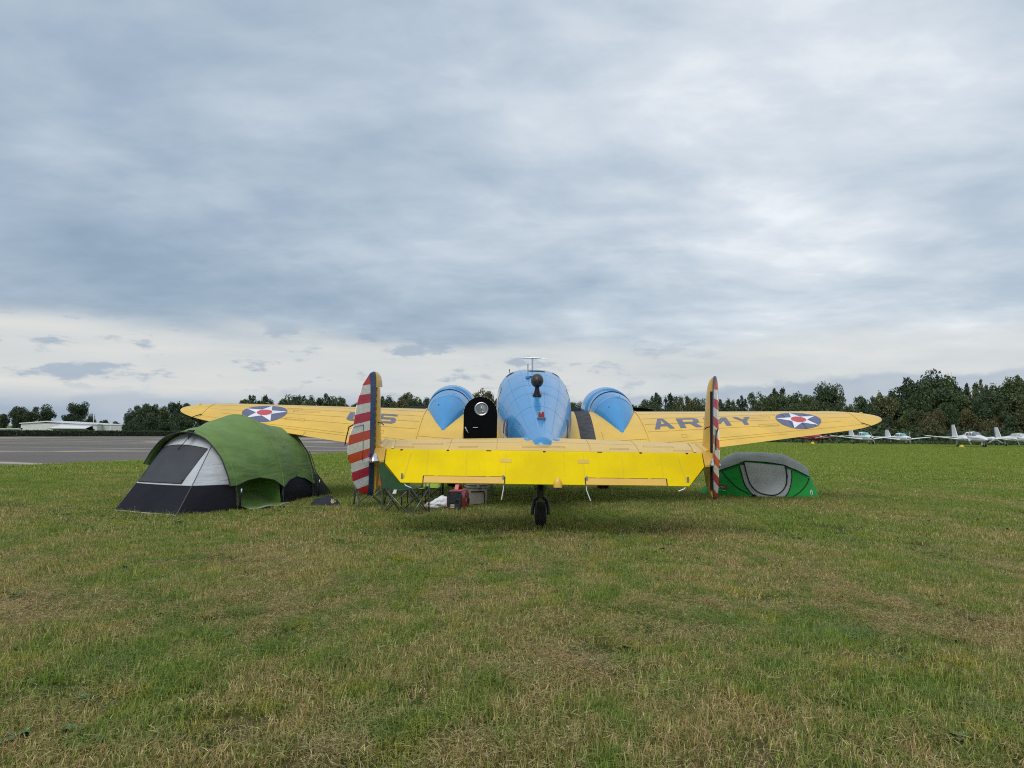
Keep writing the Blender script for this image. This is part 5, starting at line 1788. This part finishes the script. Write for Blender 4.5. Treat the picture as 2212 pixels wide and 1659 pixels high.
PROTO = {}
for kd, cnt, n, sz in (('round', 4, 5200, .020), ('spire', 4, 6300, .017), ('wall', 4, 4600, .022), ('shrub', 3, 2400, .045)):
    for i in range(cnt):
        pts = crown_points(kd, 100 + 17 * i + len(kd), n)
        PROTO[kd, i] = (pts, sz, trunk_mesh(kd, i + 5) if kd != 'shrub' else None)
CROWN = {}
TREEN = [0]


def tree(kd, i, m, loc, h, wid, label, group, cat='tree', name='broadleaf_tree'):
    pts, sz, tm = PROTO[kd, i]
    key = (kd, i, m.name)
    if key not in CROWN:
        CROWN[key] = quads(pts, sz, 'crown', m)
    t = thing(name, label, cat, loc, rng.uniform(0, 6.28), group)
    t.scale = (wid, wid, h)
    o = bpy.data.objects.new('crown' if cat == 'tree' else 'foliage', CROWN[key])
    COL.objects.link(o)
    o.parent = t
    if tm:
        o = bpy.data.objects.new('trunk', tm)
        COL.objects.link(o)
        o.parent = t
    TREEN[0] += 1
    return t


def hor(px):
    return 931 + .01309 * (px - 1106)


def where(px, Y):
    if Y > 290:
        return ''
    if px < 510 and Y < 200:
        return 'nearest the hangar' if px < 330 else ('in the middle' if px < 400 else 'behind the wingtip')
    for lim, tx in ((560, 'behind the left wing roundel'), (690, 'behind the wing between roundel and rudder'), (850, 'behind the lettering US'), (960, 'behind the left nacelle'), (1090, 'behind the open door'), (1240, 'behind the fuselage'),
                    (1330, 'between fuselage and right nacelle'), (1440, 'behind the letter A'), (1540, 'behind the letters RM'), (1640, 'behind the letter Y'), (1740, 'behind the wing inboard of the right roundel'), (1850, 'behind the wing outboard of the right roundel'),
                    (1930, 'behind the first white single'), (2010, 'behind the second white single'), (2100, 'beside the tall white fin'), (2170, 'behind the pointed-nose twin'), (9999, 'behind the covered twin')):
        if px < lim:
            return tx
    return ''


def row(x0, x1, Y, dY, step, prof, kinds, frac, label, group, name, mats, wk=(.55, .8), rank=''):
    px = x0
    while px < x1:
        p2 = px + rng.uniform(-.35, .35) * step
        Yt = Y + rng.uniform(-dY, dY)
        top = lerp_table(prof, p2)[0]
        h = (hor(p2) - top) / F * Yt + CH
        q = at_depth(p2, hor(p2), Yt)
        g = gz(q.x, Yt)
        h = (h - g) * rng.uniform(*frac)
        kd = rng.choice(kinds)
        m = rng.choice(mats)
        lb = label[kd] if isinstance(label, dict) else label
        lb = (rank + ' ' + lb + ' ' + where(p2, Yt)).strip()
        tree(kd, rng.randrange(3 if kd == 'shrub' else 4), m, (q.x, Yt, g - .05), h, h * rng.uniform(*wk), lb, group, name=name)
        px += step


# the wood behind the parked aircraft; its outline is read off the photograph
WOODR = [(1200, 868), (1260, 866), (1290, 860), (1330, 870), (1390, 862), (1410, 849), (1450, 851), (1490, 858), (1530, 852), (1570, 860), (1610, 850), (1650, 850), (1685, 840), (1740, 846), (1790, 848), (1835, 866), (1880, 846), (1950, 838), (1990, 815), (2040, 812), (2080, 834), (2120, 824), (2160, 838), (2195, 818), (2260, 806), (2420, 800)]
LBW = {'spire': 'spiky-topped woodland tree', 'wall': 'bushy woodland tree', 'round': 'round-crowned woodland tree', 'shrub': 'low shrub'}
GW = 'trees of the wood behind the parked aircraft'
row(1215, 2420, 176, 4, 22, WOODR, ['spire', 'spire', 'wall'], (.90, 1.05), LBW, GW, 'woodland_tree', [LEAF, LEAF, LEAFD], (.6, .85), 'tall back-row')
row(1205, 2420, 163, 4, 26, WOODR, ['wall', 'wall', 'spire'], (.74, .95), LBW, GW, 'woodland_tree', [LEAF, LEAF, LEAFD], (.7, 1.0), 'middle-row')
row(1215, 2420, 151, 3, 27, WOODR, ['wall', 'wall', 'round'], (.50, .78), LBW, GW, 'woodland_tree', [LEAF, LEAFD, LEAF, LEAFA], (.6, .95), 'low front-row')
# single trees standing out of its outline
for px, top, kd, i, m, wk, lb in ((1789, 822, 'round', 1, LEAFD, .62, 'tall round-topped tree rising alone above the wood behind the right wing roundel'),
                                  (1992, 797, 'round', 2, LEAFD, .78, 'tallest broad tree of the wood beyond the right wingtip'),
                                  (2040, 806, 'wall', 1, LEAF, .62, 'broad tree leaning against the tallest tree of the wood'),
                                  (2118, 818, 'spire', 0, LEAF, .45, 'thin spiky tree rising behind the white twin-engine aircraft'),
                                  (2190, 812, 'round', 0, LEAF, .6, 'tall loose-crowned tree behind the covered twin aircraft')):
    Y = 168
    h = (hor(px) - top) / F * Y + CH
    q = at_depth(px, hor(px), Y)
    tree(kd, i, m, (q.x, Y, -.05), h, h * wk, lb, GW, name='woodland_tree')
for px, top, m, lb in ((2062, 922, LEAFA, 'small yellow green bush at the edge of the wood behind the white twin'), (2010, 900, LEAFA, 'brownish autumn bush at the edge of the wood'), (2140, 905, LEAFA, 'greyish brown bush beside the yellow green bush')):
    Y = 143
    h = (hor(px) - top) / F * Y + CH
    q = at_depth(px, hor(px), Y)
    tree('shrub', 1, m, (q.x, Y, -.05), h, h * .55, lb, 'bushes at the edge of the wood', 'bush', 'bush')

# the farther trees seen over the left wing and around the fuselage
WOODC = [(440, 880), (500, 872), (530, 858), (560, 853), (600, 866), (615, 858), (655, 852), (690, 858), (705, 850), (740, 862), (770, 868), (830, 858), (850, 848), (900, 852), (940, 858), (1000, 850), (1030, 842), (1070, 850), (1110, 860), (1180, 868), (1260, 862)]
LBC = {'spire': 'far spiky tree of the tree line', 'wall': 'far bushy tree of the tree line', 'round': 'far round tree of the tree line'}
row(500, 1240, 262, 6, 19, WOODC, ['spire', 'wall', 'spire'], (.90, 1.07), LBC, 'far tree line beyond the apron', 'tree_line_tree', [LEAF, LEAFD], (.65, .95), 'tall')
row(440, 1260, 248, 5, 24, WOODC, ['wall', 'wall', 'spire'], (.72, .92), LBC, 'far tree line beyond the apron', 'tree_line_tree', [LEAF, LEAFD], (.7, 1.0), 'lower')
row(490, 1240, 255, 4, 17, WOODC, ['wall', 'wall', 'spire'], (.84, .98), LBC, 'far tree line beyond the apron', 'tree_line_tree', [LEAF, LEAFD], (.75, 1.05), 'middle')
# dense clump left of the yellow wingtip
CLUMP = [(255, 905), (272, 880), (295, 866), (330, 864), (352, 874), (372, 868), (400, 866), (425, 880), (455, 892), (520, 905)]
row(272, 500, 172, 5, 17, CLUMP, ['wall', 'round', 'wall'], (.90, 1.03), 'dark tree of the clump beyond the yellow wingtip,', 'clump of trees beyond the apron', 'clump_tree', [LEAFD, LEAF], (.6, .85), 'tall')
row(266, 500, 163, 3, 20, CLUMP, ['wall'], (.45, .75), 'dark tree of the clump beyond the yellow wingtip,', 'clump of trees beyond the apron', 'clump_tree', [LEAFD], (.8, 1.1), 'low')
# oaks behind the hangar
for px, top, wk, i, lb in ((42, 877, .95, 0, 'loose-crowned oak behind the shed end of the white hangar'), (93, 872, 1.0, 2, 'dense round oak behind the closed bay of the hangar'),
                           (168, 866, .85, 1, 'tall oak with layered crown behind the open hangar bay'), (6, 893, .9, 3, 'low oak behind the shed row'), (-40, 880, 1.0, 1, 'oak beyond the far end of the shed row'),
                           (66, 884, .9, 1, 'shorter oak between the two hangar oaks'), (145, 893, .8, 3, 'small dark tree between the dense oak and the tall oak'), (192, 893, .8, 2, 'small dark tree under the tall oak by the vent pipe'), (225, 906, .9, 0, 'small far tree above the lower white building')):
    Y = 262
    h = (hor(px) - top) / F * Y + CH + 2.1
    q = at_depth(px, hor(px), Y)
    tree('round', i, LEAFD, (q.x, Y, -2.15), h, h * wk, lb, 'oaks behind the hangar', name='oak_tree')
row(-60, 270, 300, 6, 22, [(-60, 904), (270, 908)], ['wall'], (.9, 1.1), 'hazy low tree of the tree line far behind the hangar', 'tree line far behind the hangar', 'far_tree', [LEAFD], (.8, 1.1))

# dark undergrowth along the foot of the woods
def undergrowth(name, x0, x1, Y0, Y1, hgt, n, m):
    P = np.stack([nrng.uniform(x0, x1, n), nrng.uniform(Y0, Y1, n), nrng.uniform(0, 1, n) ** 1.3 * hgt], 1)
    P[:, 2] *= np.array([.65 + .5 * mnoise.noise(Vector((p_[0] * .25, p_[1] * .25, 0))) for p_ in P])
    o = bpy.data.objects.new(name, quads(P, .34, name, m))
    COL.objects.link(o)
    o['label'] = 'dark leafy undergrowth along the foot of the wood' if x0 > 0 else 'dark leafy undergrowth along the foot of the far tree line'
    o['category'] = 'undergrowth'
    return kind(o, 'stuff')


undergrowth('undergrowth', 8, 140, 139, 150, 3.6, 17000, LEAFD)
undergrowth('undergrowth', -88, 14, 236, 246, 3.6, 9000, LEAFD)
P = np.stack([nrng.uniform(6, 140, 6000), nrng.uniform(133, 139, 6000), nrng.uniform(0, .55, 6000)], 1)
o = bpy.data.objects.new('rough_grass_margin', quads(P, .16, 'rough_grass_margin', LEAF))
COL.objects.link(o)
o['label'] = 'rough uncut grass margin between field and wood'
o['category'] = 'grass'
kind(o, 'stuff')

# clipped hedge along the far side of the apron
ha, hb = FE0 + fd_ * -12 + Vector((-.6, .3, 0)), FE0 + fd_ * 62 + Vector((-.6, .3, 0))
hd = (hb - ha).normalized()
hn = Vector((-hd.y, hd.x, 0))
hedge = thing('hedge', 'long low clipped dark hedge along the far edge of the apron', 'hedge', (ha + hb) / 2, math.atan2(hd.y, hd.x))
HL = (hb - ha).length / 2
hg = .76
MB().box(-HL, HL, -.55, .55, 0, hg - .12).build('hedge_core', mat('hedge_core', (.020, .030, .014), .9), hedge, smooth=False)
n = 16000
u = nrng.uniform(-HL, HL, n)
f_ = nrng.uniform(0, 1, n)
yy2 = np.where(f_ < .55, -.58 + nrng.normal(size=n) * .03, nrng.uniform(-.6, .6, n))
zz2 = np.where(f_ < .55, nrng.uniform(0, hg, n), hg - .1 + nrng.normal(size=n) * .035)
zz2 = np.clip(zz2, 0.01, None)
o = bpy.data.objects.new('hedge_leaves', quads(np.stack([u, yy2, zz2], 1), .075, 'hedge_leaves', LEAFD))
COL.objects.link(o)
o.parent = hedge
kind(o, 'stuff')

# ------------------------------------------------------------------ grass
def grass_material():
    m = bpy.data.materials.new('grass_blades')
    m.use_nodes = True
    t = NT(m.node_tree)
    p = t.n['Principled BSDF']
    pos = t.add('ShaderNodeNewGeometry').outputs['Position']
    x, y, z = t.xyz(pos)
    at = t.add('ShaderNodeAttribute', attribute_name='blade')
    col = t.xyz(at.outputs['Vector'])
    rnd, dryb, tip = col[0], col[1], col[2]
    big = t.noise(t.map(pos, (.55, .30, 0)), 1.0, 5, .6)
    med = t.noise(t.map(pos, (3.2, 2.0, 0)), 1.0, 4, .6)
    d = t.m('ADD', t.m('MULTIPLY', t.m('SUBTRACT', big, .5), 1.5), t.m('MULTIPLY', t.m('SUBTRACT', med, .5), 1.2))
    d = t.m('ADD', d, t.m('MULTIPLY', t.m('SUBTRACT', dryb, .5), .55))
    d = t.m('ADD', d, t.ss(y, 3.5, 24, .03, -.19))
    dry = t.ss(d, -.06, .24)
    hue = t.noise(t.map(pos, (1, .7, 0), (5, 8, 0)), 2.0, 5, .6)
    gr = t.ramp(t.m('ADD', t.m('MULTIPLY', rnd, .6), t.m('MULTIPLY', med, .4)), [(.12, (.065, .125, .022)), (.38, (.135, .205, .032)), (.58, (.20, .245, .050)), (.75, (.215, .27, .10)), (.92, (.30, .28, .07))])
    gr = t.mix(t.ss(hue, .54, .66, 0, .55), gr, (.33, .285, .05))
    gr = t.mix(t.ss(hue, .44, .34, 0, .5), gr, (.15, .225, .095))
    st = t.ramp(rnd, [(0, (.16, .105, .055)), (.4, (.31, .225, .12)), (.75, (.43, .33, .19)), (1, (.64, .54, .36))])
    c = t.mix(dry, gr, st)
    c = t.mix(t.ss(tip, .25, 1, 0, .30), c, t.mix(.5, c, (.40, .36, .18)))
    c = t.mix(t.ss(y, 13, 45, 0, .42), c, (.205, .265, .042))
    wn = t.add('ShaderNodeTexWhiteNoise', noise_dimensions='2D')
    t.put(wn.inputs['Vector'], t.vec(rnd, dryb, 0))
    c = t.mix(1.0, c, t.ramp(wn.outputs[0], [(0, (.42, .46, .38)), (.5, (1.22, 1.27, 1.12)), (1, (2.1, 2.1, 1.8))]), 'MULTIPLY')
    t.put(p.inputs['Base Color'], c)
    p.inputs['Roughness'].default_value = .55
    p.inputs['Specular IOR Level'].default_value = .25
    tr = t.add('ShaderNodeBsdfTranslucent')
    t.put(tr.inputs['Color'], t.mix(1.0, c, (1.3, 1.28, .75), 'MULTIPLY'))
    mx = t.add('ShaderNodeMixShader')
    mx.inputs[0].default_value = .44
    t.l.new(p.outputs[0], mx.inputs[1])
    t.l.new(tr.outputs[0], mx.inputs[2])
    t.l.new(mx.outputs[0], t.n['Material Output'].inputs[0])
    return m


GRM = grass_material()


def blade_patch(name, n, rad, hmin, hmax, wid, flat, seed, segs=3, bend=.45):
    r = np.random.default_rng(seed)
    V, Fc, A = [], [], []
    for _ in range(n):
        a = r.uniform(0, 6.283)
        q = rad * math.sqrt(r.uniform(0, 1))
        bx, by = q * math.cos(a), q * math.sin(a)
        h = r.uniform(hmin, hmax)
        # blades of one clump lean the same way
        d = 2.5 * math.sin(bx * 31 + seed) + 2.5 * math.cos(by * 27 + seed * 2) + r.normal() * .7
        lean = abs(r.normal()) * bend + .32
        dryb = r.uniform(0, 1)
        lying = r.uniform() < flat
        if lying:
            lean = r.uniform(1.25, 1.5)
            h *= 1.15
            dryb = .6 + .4 * dryb
        w_ = wid * r.uniform(.6, 1.25) * (.62 if lying else 1)
        tw = r.uniform(-.9, .9)
        px_, py_, pz_ = bx, by, (-.004 if not lying else r.uniform(.008, .05))
        ang = lean * .35 if not lying else lean
        side = (math.cos(d + math.pi / 2 + tw), math.sin(d + math.pi / 2 + tw))
        o = len(V)
        rn = r.uniform(0, 1)
        for k in range(segs + 1):
            t = k / segs
            ww = w_ * .5 * (1 - t ** 1.8) + .0002
            if k == segs:
                V.append((px_, py_, pz_))
                A.append((rn, dryb, t))
            else:
                V.append((px_ - side[0] * ww, py_ - side[1] * ww, pz_))
                V.append((px_ + side[0] * ww, py_ + side[1] * ww, pz_))
                A += [(rn, dryb, t)] * 2
            sl = h / segs
            px_ += math.sin(ang) * math.cos(d) * sl
            py_ += math.sin(ang) * math.sin(d) * sl
            pz_ += math.cos(ang) * sl
            ang += (lean * .55 + r.uniform(-.12, .12)) / segs if not lying else r.uniform(-.1, .25)
            pz_ = max(pz_, .004)
        for k in range(segs - 1):
            Fc.append((o + 2 * k, o + 2 * k + 1, o + 2 * k + 3, o + 2 * k + 2))
        Fc.append((o + 2 * segs - 2, o + 2 * segs - 1, o + 2 * segs))
    me = bpy.data.meshes.new(name)
    me.from_pydata(V, [], Fc)
    at = me.attributes.new('blade', 'FLOAT_VECTOR', 'POINT')
    at.data.foreach_set('vector', np.array(A, dtype=np.float32).ravel())
    me.polygons.foreach_set('use_smooth', [True] * len(me.polygons))
    me.materials.append(GRM)
    return bpy.data.objects.new(name, me)


def weed_patch(name, seed):
    """rosette of broad leaves"""
    r = np.random.default_rng(seed)
    mb = MB()
    for k in range(r.integers(7, 12)):
        d = r.uniform(0, 6.283)
        ln = r.uniform(.05, .11)
        wd = ln * r.uniform(.16, .28)
        up = r.uniform(.35, 1.0)
        c, s_ = math.cos(d), math.sin(d)
        pts = []
        for t, q in ((0, .15), (.3, .8), (.6, 1), (.85, .6), (1, .05)):
            x_ = ln * t
            z_ = ln * (up * t - .45 * t * t) + .005
            pts.append([(c * x_ - s_ * wd * q, s_ * x_ + c * wd * q, z_ + .004), (c * x_, s_ * x_, z_), (c * x_ + s_ * wd * q, s_ * x_ - c * wd * q, z_ + .004)])
        mb.loft(pts, closed=False)
    me = bpy.data.meshes.new(name)
    me.from_pydata(mb.v, [], mb.f)
    me.polygons.foreach_set('use_smooth', [True] * len(me.polygons))
    me.materials.append(mat('broad_weed_leaf', (.070, .135, .032), .55, .35, 14))
    return bpy.data.objects.new(name, me)


def scatter_tree(name, coll):
    g = bpy.data.node_groups.new(name, 'GeometryNodeTree')
    g.interface.new_socket('Geometry', in_out='INPUT', socket_type='NodeSocketGeometry')
    g.interface.new_socket('Geometry', in_out='OUTPUT', socket_type='NodeSocketGeometry')
    N, Lk = g.nodes, g.links
    gi, go = N.new('NodeGroupInput'), N.new('NodeGroupOutput')
    ci = N.new('GeometryNodeCollectionInfo')
    ci.inputs['Collection'].default_value = coll
    ci.inputs['Separate Children'].default_value = True
    ci.inputs['Reset Children'].default_value = True
    ip = N.new('GeometryNodeInstanceOnPoints')
    ip.inputs['Pick Instance'].default_value = True

    def attr(nm, tp):
        q = N.new('GeometryNodeInputNamedAttribute')
        q.data_type = tp
        q.inputs['Name'].default_value = nm
        return q.outputs['Attribute']
    e2r = N.new('FunctionNodeEulerToRotation')
    Lk.new(attr('rot', 'FLOAT_VECTOR'), e2r.inputs[0])
    Lk.new(gi.outputs[0], ip.inputs['Points'])
    Lk.new(ci.outputs[0], ip.inputs['Instance'])
    Lk.new(attr('idx', 'INT'), ip.inputs['Instance Index'])
    Lk.new(e2r.outputs[0], ip.inputs['Rotation'])
    Lk.new(attr('scl', 'FLOAT_VECTOR'), ip.inputs['Scale'])
    Lk.new(ip.outputs[0], go.inputs[0])
    return g


def scatter(name, label, pts, idx, scl, objs):
    coll = bpy.data.collections.new(name + '_tufts')
    for o in objs:
        coll.objects.link(o)
    n = len(pts)
    me = bpy.data.meshes.new(name)
    me.vertices.add(n)
    me.vertices.foreach_set('co', np.asarray(pts, dtype=np.float32).ravel())
    rot = np.zeros((n, 3), dtype=np.float32)
    rot[:, 2] = nrng.uniform(0, 6.283, n)
    me.attributes.new('rot', 'FLOAT_VECTOR', 'POINT').data.foreach_set('vector', rot.ravel())
    me.attributes.new('idx', 'INT', 'POINT').data.foreach_set('value', np.asarray(idx, dtype=np.int32))
    me.attributes.new('scl', 'FLOAT_VECTOR', 'POINT').data.foreach_set('vector', np.asarray(scl, dtype=np.float32).ravel())
    o = bpy.data.objects.new(name, me)
    COL.objects.link(o)
    md = o.modifiers.new('scatter', 'NODES')
    md.node_group = scatter_tree(name, coll)
    o['label'] = label
    o['category'] = 'grass'
    return kind(o, 'stuff')


def wedge(y0, y1, dens, k=.78, pad=4.0, fin=0.0, fout=0.0):
    """random points of the field in front of the camera between two distances"""
    A = k * (y1 * y1 - y0 * y0) + 2 * pad * (y1 - y0)
    n = int(A * dens)
    y = np.sqrt(nrng.uniform(y0 * y0, y1 * y1, n))
    x = nrng.uniform(-1, 1, n) * (k * y + pad)
    d = (x - NE0.x) * nd_.y - (y - NE0.y) * nd_.x
    keep = d > .1
    if fin:      # thin out towards the neighbouring belt
        keep &= nrng.uniform(0, 1, n) < np.clip((y - y0) / fin, 0, 1)
    if fout:
        keep &= nrng.uniform(0, 1, n) < np.clip((y1 - y) / fout, 0, 1)
    return np.stack([x[keep], y[keep], np.zeros(keep.sum())], 1)


def height_mod(P):
    """mown unevenly: lower where dry and trampled, longer under the aircraft"""
    out = np.empty(len(P))
    for i, p_ in enumerate(P):
        a = mnoise.noise(Vector((p_[0] * .7, p_[1] * .45, 0))) + .6 * mnoise.noise(Vector((p_[0] * 2.6, p_[1] * 2.0, 3)))
        out[i] = 1 + .50 * a
    under = np.exp(-((P[:, 0] - .6) / 2.6) ** 2) * ((P[:, 1] > 11) & (P[:, 1] < 19)) * .35
    return np.clip(out + under, .5, 1.7)


near = [blade_patch('tuft', 210, .16, .030, .078, .0056, .15, 40 + i, 4, .95) for i in range(3)]
near += [blade_patch('tuft', 210, .16, .020, .055, .0052, .35, 50 + i, 4, 1.05) for i in range(3)]
near += [blade_patch('tuft', 200, .16, .020, .060, .0040, .75, 56 + i, 3, .9) for i in range(2)]


def pick(P):
    out = np.empty(len(P), dtype=int)
    for i, p_ in enumerate(P):
        v_ = mnoise.noise(Vector((p_[0] * .9, p_[1] * .6, 7))) + .7 * mnoise.noise(Vector((p_[0] * 3.1, p_[1] * 2.4, 2))) + rng.uniform(-.18, .18)
        out[i] = rng.randrange(3) if v_ > .05 else (3 + rng.randrange(3) if v_ > -.38 else 6 + rng.randrange(2))
    return out


P = wedge(1.6, 10.5, 84, fout=4.0)
hm = height_mod(P)
scatter('mown_grass_near', 'mown grass with straw and dry blades close up', P, pick(P), np.stack([np.ones(len(P)), np.ones(len(P)), hm], 1), near)
mid = [blade_patch('tuft', 140, .24, .022, .070, .0088, .20, 60 + i, 3, 1.15) for i in range(6)]
P = wedge(6.0, 24, 31, fin=4.0, fout=5.0)
hm = height_mod(P)
scatter('mown_grass_middle', 'mown grass around the aircraft and tents', P, nrng.integers(0, 6, len(P)), np.stack([np.ones(len(P)), np.ones(len(P)), hm], 1), mid)
far = [blade_patch('tuft', 95, .55, .03, .080, .026, .12, 80 + i, 2, .9) for i in range(5)]
P = wedge(18, 66, 5.2, fin=5.0, fout=14.0)
hm = height_mod(P)
scatter('mown_grass_far', 'mown grass stretching away to the parked aircraft', P, nrng.integers(0, 5, len(P)), np.stack([np.ones(len(P)), np.ones(len(P)), hm], 1), far)
vfar = [blade_patch('tuft', 90, 1.3, .03, .10, .065, .05, 85 + i, 2) for i in range(4)]
P = wedge(50, 132, .95, .80, fin=14.0)
hm = height_mod(P)
scatter('mown_grass_distant', 'mown grass in front of the parked light aircraft', P, nrng.integers(0, 4, len(P)), np.stack([np.ones(len(P)), np.ones(len(P)), hm], 1), vfar)
wd_ = [weed_patch('weed', 90 + i) for i in range(5)]
P = wedge(2.4, 14, 7)
keepw = np.array([mnoise.noise(Vector((p_[0] * .6 + 9, p_[1] * .4, 0))) > -.05 for p_ in P])
P = P[keepw]
P[:, 2] = .012
s_ = nrng.uniform(.3, .62, len(P))
scatter('broad_leaf_weeds', 'broad leaved weeds dotted through the mown grass', P, nrng.integers(0, 5, len(P)), np.stack([s_, s_, s_], 1), wd_)['category'] = 'weeds'
tall = [blade_patch('tuft', 9, .05, .08, .17, .0038, .15, 120 + i, 4) for i in range(5)]
P = wedge(2.6, 20, 3.0)
scatter('taller_grass_blades', 'taller uncut grass blades standing above the mown grass', P, nrng.integers(0, 5, len(P)), np.ones((len(P), 3)), tall)
